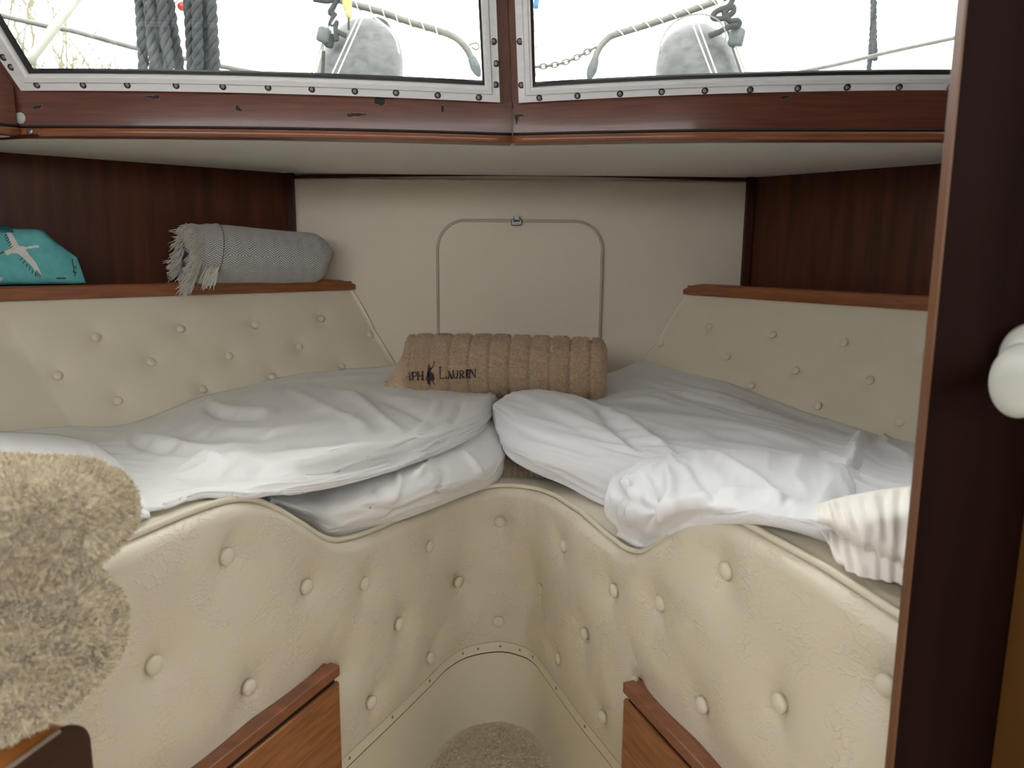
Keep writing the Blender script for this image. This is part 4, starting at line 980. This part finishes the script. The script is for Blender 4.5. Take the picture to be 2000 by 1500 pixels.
# embroidered rider emblem: horse, rider, raised mallet
mb = MB()
for poly in ([(834, 722), (836, 718), (840, 716), (843, 719), (842, 723), (845, 727), (848, 731), (849, 737), (846, 741), (838, 742), (834, 738), (832, 732), (833, 726)],
             [(837, 715), (838, 711), (841, 711), (842, 715), (840, 717)],
             [(843, 733), (848, 732), (850, 736), (849, 741), (846, 742), (844, 738)]):
    mb.add(*blob_px(bvt, poly, LIFT, 1.5))
for p, wd in (([(842, 722), (846, 715), (849, 708), (850, 705)], 1.2), ([(848, 706), (851, 708)], 2), ([(836, 740), (834, 746), (838, 750)], 2), ([(841, 741), (842, 748), (840, 752)], 2), ([(846, 741), (847, 746), (849, 749)], 1.8), ([(835, 730), (832, 738), (834, 744)], 1.6)):
    mb.add(*ribbon_px(bvt, p, wd, LIFT))
obj('embroidered_emblem', mb.v, mb.f, 'thread', parent=tw, smooth=False)

# ------------------------------------------------------------------ herringbone throw on the left shelf
th_ = thing('rolled_throw', (-.6, 1.75, .67), 'grey herringbone throw with cream fringe, rolled up on the left shelf', 'blanket')
q0 = PY(402, 496, 1.655); q1 = PY(634, 506, 1.835); ax = nrm(q1-q0); L_ = np.linalg.norm(q1-q0); vv = nrm(A([0, 0, 1.])-ax*ax[2]); hh = np.cross(ax, vv); hh = hh if hh[1] < 0 else -hh
def roll_mesh(q0, q1, ra, rb, n, nth, fn, uvs=True):
    V = []; UV = []; ax = nrm(q1-q0); L_ = np.linalg.norm(q1-q0); vv = nrm(A([0, 0, 1.])-ax*ax[2]); hh = np.cross(ax, vv); hh = hh if hh[1] < 0 else -hh
    for i in range(n):
        t = i/(n-1)
        for k in range(nth+1):
            a = 2*math.pi*k/nth; m_ = fn(t, a); V.append(q0+ax*(t*L_+m_[1])+hh*math.cos(a)*ra*m_[0]+vv*math.sin(a)*rb*m_[0]); UV.append((t*L_, a*(ra+rb)/2))
    return V, UV, [(i*(nth+1)+k, i*(nth+1)+k+1, (i+1)*(nth+1)+k+1, (i+1)*(nth+1)+k) for i in range(n-1) for k in range(nth)]
def fthrow(t, a):
    endr = (1-max(0, (t-.86)/.14)**2.2*.42) if t > .86 else 1
    return endr*(1.0-.10*t)*(1+.02*mnoise.noise((t*4, math.cos(a)*1.3, math.sin(a)*1.3)))*(1-.03*(math.sin(a) < -.5)), .012*mnoise.noise((2, math.cos(a), math.sin(a)))*(t > .93)
V, UV, Fq = roll_mesh(q0, q1, .064, .064, 60, 64, fthrow)
Fq += [tuple(59*65+k for k in range(64))]
o = obj('throw_roll', V, Fq, 'herring', parent=th_)
def set_uv(o, UV):
    me = o.data; l = me.uv_layers.new(name='UVMap')
    for lp_ in me.loops: l.data[lp_.index].uv = UV[lp_.vertex_index]
set_uv(o, UV)
bvthr = bvh_of(o)
# folded-in left end: outer lip, hem stitch, inner layers
V, UV, Fq = roll_mesh(q0-ax*.028, q0+ax*.012, .0645, .0645, 8, 64, lambda t, a: ((.93+.08*t)*(1+.02*mnoise.noise((math.cos(a)*2, math.sin(a)*2, 1))), .01*math.sin(a)))
o2 = obj('throw_edge', V, Fq, 'herring', parent=th_); set_uv(o2, UV)
P = [q0+ax*(.013+.01*math.sin(a))+hh*math.cos(a)*.0652+vv*math.sin(a)*.0652 for a in np.linspace(-1.2, 2.2, 40)]
obj('hem_stitch', *tube_vf(P, .0011, 6), 'hem', parent=th_)
for rr_, dx in ((.050, .012), (.036, .018), (.020, .022)):
    V, UV, Fq = roll_mesh(q0-ax*.02+ax*dx*.3, q0+ax*.05, rr_, rr_, 5, 40, lambda t, a: (1+.04*mnoise.noise((math.cos(a)*2, math.sin(a)*2, rr_*90)), 0)); o2 = obj('inner_layer', V, Fq, 'herring', parent=th_); set_uv(o2, UV)
# fringe: many twisted strands
def fr_strand(base, d, l, wd, drop):
    P = [base+d*l*t+A([0, 0, -drop*t*t])+A([random.uniform(-1, 1), random.uniform(-1, 1), random.uniform(-1, 1)])*.0022*t for t in np.linspace(0, 1, 6)]
    return tube_vf(P, [wd, wd, wd*.9, wd*.9, wd*.8, wd*.35], 4, True)
mb = MB()
for ring, (rr_, n_, ln) in enumerate(((.0635, 620, .040), (.05, 260, .032), (.036, 160, .024))):
    for k in range(n_):
        a = random.uniform(-1.5, math.pi+.6); 
        if ring == 0 and math.sin(a) < -.98: continue
        base = q0+ax*(-.026+.01*math.sin(a)-.004*ring)+hh*math.cos(a)*rr_*.94+vv*math.sin(a)*rr_*.94
        rad = hh*math.cos(a)+vv*math.sin(a); d = nrm(-ax*random.uniform(.6, 1.1)+hh*random.uniform(.05, .6)+rad*random.uniform(-.1, .4)+A([0, 0, random.uniform(-.9, -.1)]))
        mb.add(*fr_strand(base, d, ln*random.uniform(.6, 1.15), random.uniform(.0008, .0016), random.uniform(0, .012)))
fb = PY(436, 540, 1.60)
for k in range(90):
    base = PY(414+random.uniform(-12, 14), 526+random.uniform(-8, 10), 1.595+random.uniform(0, .01))
    mb.add(*fr_strand(base, nrm(A([-.25+random.uniform(-.3, .2), -.25, -1])), random.uniform(.025, .04), random.uniform(.0009, .0016), 0))
o = obj('fringe', mb.v, mb.f, 'fringe', parent=th_); o['kind'] = 'stuff'

# ------------------------------------------------------------------ teal bird cushion on the shelf
tc_ = thing('folded_fabric', (-.98, 1.46, .67), 'folded teal cloth with white flying birds, at the left end of the shelf', 'fabric')
P0 = PY(-110, 500, 1.40); P1 = PY(150, 500, 1.50); ax = nrm(A([P1[0]-P0[0], P1[1]-P0[1], 0])); L_ = np.linalg.norm((P1-P0)[:2]); bk = A([-ax[1], ax[0], 0]); bk = bk if bk[1] > 0 else -bk
nu_, nth = 70, 48; V = []
zb_, zt_ = .678, PY(90, 447, 1.45)[2]
for i in range(nu_):
    t = i/(nu_-1)
    for k in range(nth):
        a = 2*math.pi*k/nth; c, s_ = math.cos(a), math.sin(a); e = .42; 
        cx = math.copysign(abs(c)**e, c); sz = math.copysign(abs(s_)**e, s_)
        u = 1-max(0, (t-.80)/.20)**2.0*.30; shr_ = max(0, (t-.70)/.30)
        zc = (zb_+zt_)/2; hz_ = (zt_-zb_)/2
        zz = zc+hz_*sz*(1 if sz < 0 else u**.8)
        tip = L_*t*(1)+(.012*shr_*(-sz))-(.034*max(0, sz)*shr_)
        V.append(A([P0[0], P0[1], 0])+ax*tip+bk*(-.05*cx*u+.03)*1.0+A([0, 0, zz+.0015*mnoise.noise((t*9, c*2, s_*2))]))
Fq = [(i*nth+k, i*nth+(k+1) % nth, (i+1)*nth+(k+1) % nth, (i+1)*nth+k) for i in range(nu_-1) for k in range(nth)]+[tuple(range(nth-1, -1, -1)), tuple((nu_-1)*nth+k for k in range(nth))]
to = obj('cloth_body', V, Fq, 'teal', parent=tc_)
bvc = bvh_of(to)
def laid(name, shapes, material, lift):
    for s_ in shapes:
        vf = ribbon_px(bvc, s_[0], s_[1], lift) if isinstance(s_, tuple) else blob_px(bvc, s_, lift, 1.6)
        if vf[0]: obj(name, *vf, material, parent=tc_, smooth=False)
laid('bird_print', [[(8, 491), (18, 487), (22, 477), (16, 462), (12, 455), (22, 455), (32, 470), (37, 480), (52, 482), (70, 479), (77, 480), (76, 483), (60, 485), (50, 487), (57, 497), (70, 512), (78, 528), (82, 540), (74, 536), (62, 520), (48, 506), (36, 496), (24, 494), (14, 499)],
 [(0, 540), (6, 543), (4, 547), (0, 548)]], 'print_white', .0012)
laid('feather_print', [([(72+2*k, 527+3*k*.9), (70+3.4*k, 537+1.2*k)], 1.6) for k in range(4)]+[([(44+5*k, 503+6*k), (39+6*k, 508+6.5*k)], 1.6) for k in range(6)]+[([(14+2.2*k, 458+4.5*k), (8+2.2*k, 463+4.5*k)], 1.5) for k in range(6)]+[([(0, 496), (8, 491)], 2.5), ([(140, 505), (146, 540)], 2.0), ([(142, 520), (149, 524)], 2.2), ([(141, 530), (149, 533)], 2.2), ([(110, 543), (128, 543)], 2.5)], 'print_dark', .0014)
V2 = net([[PY(-60, 447, 1.44), PY(0, 440, 1.46), PY(22, 440, 1.47)], [PY(-60, 456, 1.41), PY(0, 450, 1.43), PY(26, 451, 1.44)]], 6, 20)
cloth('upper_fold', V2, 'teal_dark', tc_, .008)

# ------------------------------------------------------------------ sheepskin and cabinet in the left foreground
CZ = .483
cbx = PZ(140, 1412, CZ); cbn = PZ(20, 1500, CZ)
cab = thing('mahogany_cabinet', (-.32, .3, 0), 'mahogany cabinet corner with rounded end under the sheepskin, bottom left', 'cabinet')
dirv = nrm((cbx-cbn)[:2]); far = cbx[:2]+dirv*.014; near = cbx[:2]-dirv*.45
# side face outline (along dirv, z), rounded far top corner
R_ = .020; Ltot = .462; prof = [(0, 0), (Ltot, 0), (Ltot, CZ-R_)]+[(Ltot-R_+R_*math.cos(a), CZ-R_+R_*math.sin(a)) for a in np.linspace(.15, math.pi/2, 9)]+[(0, CZ)]
side = A([-dirv[1], dirv[0]]); side = side if side[0] < 0 else -side
P3 = [(*(near+dirv*s), z) for s, z in prof]
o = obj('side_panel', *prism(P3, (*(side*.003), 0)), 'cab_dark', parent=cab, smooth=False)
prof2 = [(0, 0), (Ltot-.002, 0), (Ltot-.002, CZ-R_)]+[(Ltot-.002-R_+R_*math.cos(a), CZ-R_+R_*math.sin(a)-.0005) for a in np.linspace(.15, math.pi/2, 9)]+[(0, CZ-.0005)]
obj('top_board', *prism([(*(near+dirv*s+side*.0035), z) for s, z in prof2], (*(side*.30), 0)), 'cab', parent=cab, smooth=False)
obj('edge_bead', *tube_vf([(*(near+dirv*s+side*.001), CZ) for s in np.linspace(0, Ltot-R_, 12)], .0016, 6), 'edge_grey', parent=cab)

fl_ = thing('sheepskin_throw', (-.3, .40, CZ), 'thick beige sheepskin throw folded in two fluffy layers on the cabinet', 'throw')
def lobe(nm, pr, Y, top, bot, seed, depth):
    """profile seen from aft: right nose at px pr, top/bottom px lines; extends left out of view"""
    yc = (top+bot)/2; c = PY(pr, yc, Y); ztop = PY(150, top, Y)[2]; zbot = PY(150, bot, Y)[2]; rz = (ztop-zbot)/2; zc = (ztop+zbot)/2
    V = []; n, nth = 60, 40; Lx = .26; nn = []
    for i in range(n):
        t = i/(n-1); x = c[0]-Lx*t; k = min(1, t*Lx/(rz*1.5)); rr_ = math.sqrt(max(0, 1-(1-k)**2)); rr_ = max(rr_, .02)
        for q in range(nth):
            a = 2*math.pi*q/nth; cc, ss = math.cos(a), math.sin(a); cc = math.copysign(abs(cc)**.7, cc)
            lump = 1+.06*mnoise.noise((x*26, cc*2+seed, ss*2))
            V.append((x, Y+.01+depth*cc*rr_*lump+.05*t*.6, zc+rz*ss*rr_*lump-.035*(t*Lx/.26)*.0))
    Fq = [(i*nth+q, i*nth+(q+1) % nth, (i+1)*nth+(q+1) % nth, (i+1)*nth+q) for i in range(n-1) for q in range(nth)]+[tuple(range(nth-1, -1, -1)), tuple((n-1)*nth+q for q in range(nth))]
    V = A(V); o = obj(nm, V, Fq, 'fleece', parent=fl_); Gv = V.reshape(n, nth, 3)
    def pos():
        i = min(n-2, int(abs(random.random())**1.0*n)); q = random.randrange(nth); f1, f2 = random.random(), random.random()
        p = Gv[i, q]*(1-f1)*(1-f2)+Gv[i+1, q]*f1*(1-f2)+Gv[i, (q+1) % nth]*(1-f1)*f2+Gv[i+1, (q+1) % nth]*f1*f2
        cen = A([p[0]-.0, Y+.01, zc]); 
        if i < 12: cen[0] = c[0]-rz*1.15
        nn_ = nrm(p-cen); sw = A([mnoise.noise((p[0]*70, p[1]*70, p[2]*70+seed)), mnoise.noise((p[0]*70+9, p[1]*70, p[2]*70)), mnoise.noise((p[0]*70, p[1]*70+9, p[2]*70))])
        return p, nn_+sw*.9
    f = obj('wool_pile', *tufts(42000, pos, .0052, .0012, .5), 'fleece', parent=o, smooth=False); f['kind'] = 'stuff'
lobe('upper_fold', 212, .40, 938, 1138, 1.0, .06)
lobe('lower_fold', 188, .40, 1152, 1412, 5.0, .07)

# door knob on the dark bulkhead
kb = PY(1975, 745, .43); kr = PY(1992, 695, .45)
hk = thing('door_knob', (kr[0], .46, kr[2]), 'white enamel oval knob on the dark bulkhead at the right edge', 'knob')
kax = nrm((-.55, -.83, -.02))
def ell_lathe(c, axis, prof, sz, seg=36):
    V, Fq = lathe_vf((0, 0, 0), axis, prof, seg); V = A(V); V[:, 2] *= sz; return V+c, Fq
obj('knob_face', *ell_lathe(PY(1992, 746, .418)-kax*.004, kax, [(-.004, .009), (-.003, .0130), (.0, .0150), (.003, .0143), (.005, .010), (.006, .003)], 1.42), 'porcelain', parent=hk)
obj('rose', *ell_lathe(PY(2012, 698, .445), kax, [(-.010, .011), (-.004, .0160), (.001, .0152), (.004, .009), (.005, .003)], 1.25), 'porcelain', parent=hk)
obj('stem', *tube_vf([PY(1985, 735, .43), PY(1995, 720, .46)], .007, 12), 'porcelain', parent=hk)

# ================================================================== OUTSIDE
def pxpath(pts, Y, n=40): return cr([PY(x, y, Y if np.isscalar(Y) else Y[i]) for i, (x, y) in enumerate(pts)], n)
def simple(name, vf, material, label, cat, group=None):
    return tag(obj(name, *vf, material), label, cat, group)
def twisted(P, R, n_st=3, pitch=.07, seg=6):
    P = cr(P, max(20, int(len(P)*1))); mb = MB(); L = np.r_[0, np.cumsum(np.linalg.norm(np.diff(P, axis=0), axis=1))]; T = nrm(P[-1]-P[0]); u = nrm(np.cross(T, [0, 1., 0])); v = np.cross(T, u)
    for k in range(n_st):
        a = L/pitch*2*math.pi+2*math.pi*k/n_st; mb.add(*tube_vf(P+(np.cos(a)[:, None]*u+np.sin(a)[:, None]*v)*R*.5, R*.56, seg))
    return mb.v, mb.f
def hank(label, lanes, Y):
    root = thing('rope_hank', PY(lanes[0][1][0], 120, Y), label, 'rope')
    for q, (a, b, dY, yb) in enumerate(lanes):
        P = cr([PY(a[0]-.04*(a[0]-b[0])*9*0, -140, Y+dY), PY(a[0], -40, Y+dY), PY((a[0]*.55+b[0]*.45), 50, Y+dY), PY(b[0], yb, Y+dY), PY(b[0]+1, yb+70, Y+dY+.003)], 90)
        obj('rope_length', *twisted(P, .0125, 3, .075), 'rope', parent=root)
    return root
hank('dark rope hank outside the left pane, the wider left-hand bundle', [((272, 0), (280, 0), .0, 125), ((288, 0), (302, 0), -.02, 130), ((301, 0), (316, 0), .02, 130), ((313, 0), (330, 0), -.02, 130), ((327, 0), (350, 0), .01, 130)], 1.95)
hank('dark rope hank outside the left pane, the narrower right-hand bundle', [((367, 0), (375, 0), .0, 130), ((384, 0), (387, 0), -.02, 130), ((398, 0), (402, 0), .01, 130), ((412, 0), (420, 0), -.01, 130)], 1.95)
fl2 = thing('float', PY(357, 14, 1.97), 'small red float between the two rope hanks', 'float')
obj('float_body', *lathe_vf(PY(357, 13, 1.97)-A([0, 0, .010]), (0, 0, 1), [(0, .004), (.002, .009), (.007, .0125), (.013, .0125), (.018, .009), (.021, .004)], 16), 'red', parent=fl2)
obj('float_ring', *tube_vf(pxpath([(357, 6), (350, -2), (345, 4), (335, 8)], 1.97, 12), .0015, 6), 'steel', parent=fl2)
# rails
simple('guard_rail', tube_vf(pxpath([(-120, 2), (0, 30), (95, 52), (140, 60), (270, 95), (360, 114), (440, 131), (520, 146)], 2.5), .0075, 8), 'rail', 'thin guard rail crossing behind the rope hanks', 'rail')
simple('stanchion', tube_vf(pxpath([(230, -110), (150, -5), (100, 62), (55, 122), (20, 165)], 2.35), .0135, 10), 'rail_white', 'thick white slanting stanchion by the bare trees', 'stanchion')
def bow_rail(px, tip, label, hook=None):
    root = thing('bow_rail', PY(*tip, 3.0), label, 'rail')
    P = pxpath(px, 3.0, 60); obj('tube', *tube_vf(P, .0125, 10), 'rail', parent=root)
    # chafe cord wound round the tube
    T = np.gradient(P, axis=0); T /= np.linalg.norm(T, axis=1)[:, None]; L = np.r_[0, np.cumsum(np.linalg.norm(np.diff(P, axis=0), axis=1))]
    L2 = np.linspace(0, L[-1]*.8, 260); Q = np.stack([np.interp(L2, L, P[:, k]) for k in range(3)], 1); TT = np.stack([np.interp(L2, L, T[:, k]) for k in range(3)], 1)
    u = np.cross(TT, [0, 1., 0]); u /= np.linalg.norm(u, axis=1)[:, None]; v = np.cross(TT, u); a = L2/.05*2*math.pi
    obj('wound_cord', *tube_vf(Q+(np.cos(a)[:, None]*u+np.sin(a)[:, None]*v)*.0135, .0024, 5), 'wire', parent=root)
    c = PY(*tip, 3.0); obj('taped_end', *lathe_vf(c, nrm(P[-1]-P[-6]), [(-.05, .010), (-.03, .017), (.0, .020), (.02, .015), (.035, .006)], 10), 'tape', parent=root)
    if hook: obj('hook', *tube_vf(pxpath(hook, 3.0, 20), .0035, 6), 'rail', parent=root)
bow_rail([(560, -30), (690, 8), (740, 22), (800, 43), (860, 61), (893, 76), (914, 100), (925, 128)], (929, 132), 'bent stainless bow rail ending near the centre post in the left pane', [(915, 88), (930, 84), (936, 91), (930, 97), (921, 92)])
bow_rail([(1500, -40), (1400, 2), (1330, 27), (1260, 50), (1200, 68), (1184, 78), (1170, 95), (1160, 120), (1157, 132)], (1156, 137), 'bent stainless bow rail holding the chain in the right pane')
gw = thing('guard_rail', PY(1950, 160, 1.85), 'slanting guard rail low in the right pane', 'rail')
obj('tube', *tube_vf(pxpath([(1540, 145), (1640, 125), (1740, 101), (1870, 73), (1952, 54)], 1.85), .0042, 8), 'rail', parent=gw)
ge = PY(1950, 54, 1.85); obj('stanchion', *tube_vf([ge, (ge[0], ge[1], 1.1), (ge[0], ge[1], .979)], .007, 8), 'rail', parent=gw)
# posts by the fenders
ps = thing('bow_post', PY(1462, 148, 2.75), 'slanting bow post with a dark clamp in the right pane', 'post')
obj('tube', *tube_vf(pxpath([(1390, -60), (1406, 0), (1430, 60), (1462, 146), (1480, 190)], 2.75), .010, 10), 'rail_white', parent=ps)
obj('thin_rod', *tube_vf(pxpath([(1412, 30), (1430, 90), (1450, 150)], 2.77), .004, 6), 'rail', parent=ps)
obj('clamp', *lathe_vf(PY(1436, 72, 2.75)+A([0, 0, -.03]), nrm(A([.15, 0, 1])), [(0, .02), (.006, .026), (.05, .028), (.058, .02)], 8), 'tape', parent=ps)
obj('knotted_rope', *tube_vf(pxpath([(1438, -20), (1425, 10), (1400, 22), (1392, 34), (1410, 36), (1432, 24), (1430, 12), (1415, 25), (1425, 40), (1440, 40), (1444, 48), (1425, 52), (1405, 62), (1385, 70)], 2.72, 90), .010, 7), 'rope_black', parent=ps)
pl_ = thing('bow_post', PY(608, 148, 2.75), 'pair of thin wires with dark block and knotted rope in the left pane', 'post')
for a, b in (((668, -20), (606, 150)), ((655, 0), (616, 150))): obj('wire', *tube_vf(pxpath([a, ((a[0]+b[0])/2, (a[1]+b[1])/2), b], 2.78), .0035, 6), 'rail_white', parent=pl_)
obj('block', *lathe_vf(PY(629, 68, 2.75)-A([0, 0, .024]), nrm(A([.25, 0, 1])), [(0, .016), (.005, .024), (.042, .024), (.048, .016)], 8), 'tape', parent=pl_)
obj('block', *lathe_vf(PY(641, 78, 2.76)-A([0, 0, .024]), nrm(A([.25, 0, 1])), [(0, .012), (.005, .016), (.04, .016), (.046, .01)], 8), 'rope_black', parent=pl_)
obj('knotted_rope', *tube_vf(pxpath([(612, -2), (640, 2), (660, -4), (650, 14), (644, 25), (654, 28), (650, 36), (645, 48), (657, 42), (655, 55), (658, 80), (656, 62), (668, 66), (676, 70)], 2.74, 80), .009, 7), 'rope_black', parent=pl_)
obj('hanging_rope', *tube_vf(pxpath([(632, 100), (631, 125), (630, 150)], 2.75, 8), .006, 6), 'rope_black', parent=pl_)
obj('yellow_fitting', *lathe_vf(PY(682, 36, 2.74), nrm(A([-.12, 0, 1])), [(0, .006), (.01, .012), (.05, .016), (.09, .012)], 10), 'yellow', parent=pl_)
obj('rod', *tube_vf(pxpath([(681, 36), (681, 48), (681, 58)], 2.74, 6), .004, 6), 'rope_black', parent=pl_)
# fenders
def fender(label, top, low, Y, rmax, eye_px):
    a = PY(*top, Y); b = PY(*low, Y); L = np.linalg.norm(b-a); ax = nrm(b-a)
    root = thing('fender', b, label, 'fender')
    prof = [(L*t, rmax*math.sqrt(max(.0, 1-((t-.48)/.5)**2))**.85) for t in np.linspace(0, .97, 26)]
    obj('fender_body', *lathe_vf(a, ax, prof, 40), 'fender', parent=root)
    if eye_px: e = PY(*eye_px, Y); obj('rope_eye', *lathe_vf(e+ax*.03, -ax, [(0, .04), (.02, .042), (.04, .036), (.052, .022), (.056, .004)], 16), 'rope_black', parent=root)
    return root
f1 = fender('grey bulbous fender hanging outside the left pane', (738, 46), (655, 290), 2.9, .150, (742, 50))
f2 = fender('grey bulbous fender hanging outside the right pane', (1336, 56), (1400, 290), 2.9, .150, None)
obj('reflected_arc', *tube_vf(pxpath([(648, 48), (662, 30), (690, 21), (720, 28), (750, 48), (772, 75), (780, 105)], 2.66), .0026, 6), 'wire', parent=f1)  # tube standing in for a pale arc reflected in the glass
for a, b in (((702, 28), (646, 150)), ((710, 30), (657, 150))): obj('cord', *tube_vf(pxpath([a, ((a[0]+b[0])/2, (a[1]+b[1])/2), b], 2.66), .0024, 6), 'wire', parent=f1)  # white tubes drawn for two reflected lines
obj('reflected_arc', *tube_vf(pxpath([(1288, 105), (1292, 80), (1310, 50), (1340, 32), (1375, 28), (1405, 42), (1418, 68), (1412, 92)], 2.66), .0026, 6), 'rail', parent=f2)  # arc-shaped reflection built as a thin tube
for a, b in (((1347, 32), (1392, 150)), ((1358, 31), (1402, 150))): obj('cord', *tube_vf(pxpath([a, ((a[0]+b[0])/2, (a[1]+b[1])/2), b], 2.66), .0024, 6), 'wire', parent=f2)  # pair of reflected streaks, modelled as white tubes
# chain
ch = thing('chain', PY(1045, 130, 3.0), 'short chain sagging from the bow rail in the right pane', 'chain')
CP = cr([PY(x, y, 3.0) for x, y in [(1044, 131), (1075, 128), (1105, 121), (1130, 110), (1162, 93)]], 12)
for i in range(11):
    a, b = CP[i], CP[i+1]; m_ = (a+b)/2; d = nrm(b-a); l = np.linalg.norm(b-a)*.72; sd = nrm(np.cross(d, [0, 1., 0])) if i % 2 else A([0, 1., 0])
    ring = [m_+d*l*math.cos(t)+sd*l*.58*math.sin(t) for t in np.linspace(0, 2*math.pi, 17)[:-1]]
    obj('chain_link', *tube_vf(ring, .0035, 5, close=True), 'rail', parent=ch)
# rope in the right pane
hr = thing('hanging_rope', PY(1704, 120, 2.2), 'dark rope hanging doubled near the right end of the right pane', 'rope')
obj('rope_length', *twisted([PY(1706, -60, 2.2), PY(1705, 0, 2.2), PY(1703, 60, 2.2), PY(1697, 140, 2.2)], .0075, 3, .05), 'rope', parent=hr)
obj('rope_length', *twisted([PY(1708, -60, 2.19), PY(1707, 0, 2.19), PY(1707, 60, 2.19), PY(1709, 118, 2.19)], .0085, 3, .05), 'rope', parent=hr)
# blue cord end by the centre post
bc = thing('cord_tassel', PY(1048, 10, 1.75), 'frayed blue cord dangling beside the centre post in the right pane', 'cord')
obj('cord_end', *tube_vf(pxpath([(1050, -60), (1049, -10), (1047, 6), (1046, 16)], 1.75, 12), .006, 8), 'blue', parent=bc)
for pts in ([(1048, 10), (1043, 45), (1046, 90), (1046, 150)], [(1052, 5), (1061, 22), (1052, 50), (1047, 95)], [(1045, 12), (1041, 40), (1042, 60)]): obj('fray_thread', *tube_vf(pxpath(pts, 1.75, 24), .0007, 5), 'rail', parent=bc)

# bare trees on the far bank
def tree(px, top_y, seed, label, Y=26.):
    rnd = random.Random(seed); mb = MB(); base = PY(px, 330, Y); topz = PY(px, top_y, Y)[2]; H = topz-base[2]
    root = thing('bare_tree', base, label, 'tree', 'bare trees on the far bank')
    def branch(p, d, l, r, dep):
        n = 5; P = [p]; dd = d.copy()
        for i in range(n):
            dd = nrm(dd+A([rnd.uniform(-1, 1), rnd.uniform(-1, 1), rnd.uniform(-.2, .5)])*.18); P.append(P[-1]+dd*l/n)
        mb.add(*tube_vf(P, np.maximum(np.linspace(r, r*.45, n+1), .0085*Y/26), 4 if dep > 1 else 5, False))
        if dep < 4:
            for k in range(3):
                i = rnd.randint(2, n); sp = A([rnd.uniform(-1, 1), rnd.uniform(-1, 1)*.8, rnd.uniform(.1, 1)]); branch(P[i], nrm(dd+sp*.75), l*rnd.uniform(.42, .62), r*.42, dep+1)
    branch(base, nrm(A([rnd.uniform(-.1, .1), 0, 1])), H*.72, .09*Y/26, 0)
    branch(base+A([.3, 0, 0]), nrm(A([rnd.uniform(.05, .3), 0, 1])), H*.66, .07, 1); branch(base-A([.4, 0, 0]), nrm(A([rnd.uniform(-.3, -.05), 0, 1])), H*.6, .06, 1)
    for dx in (-.4, 0, .3): mb.add(*tube_vf([base+A([dx, 0, .2]), A([base[0]+dx*.5, base[1], base[2]*.4]), A([base[0]+dx*.2, base[1], -1.12])], [.06, .09, .12], 6))
    root.location.z = -1.12
    obj('branches', mb.v, mb.f, 'branch', parent=root)
for i, (px, ty, lb) in enumerate([(-60, -120, 'tallest bare tree at the far left of the left pane'), (10, -60, 'tall bare tree left of the white stanchion'), (62, 10, 'bare tree behind the foot of the white stanchion'), (110, 22, 'bare tree just right of the white stanchion'), (150, 45, 'mid height bare tree between stanchion and rope hanks'), (195, 75, 'low bare tree nearer the rope hanks'), (235, 100, 'lowest bare tree beside the left rope hank')]):
    tree(px, ty, 10+i, lb, 20.+3.5*i)
struct('ground_water', abox(-80, 80, -80, 120, -1.25, -1.2), 'water', 'still grey water around the boat')
struct('ground_bank', abox(-80, 80, 17, 80, -1.3, -1.12), 'carpet', 'far bank under the bare trees')
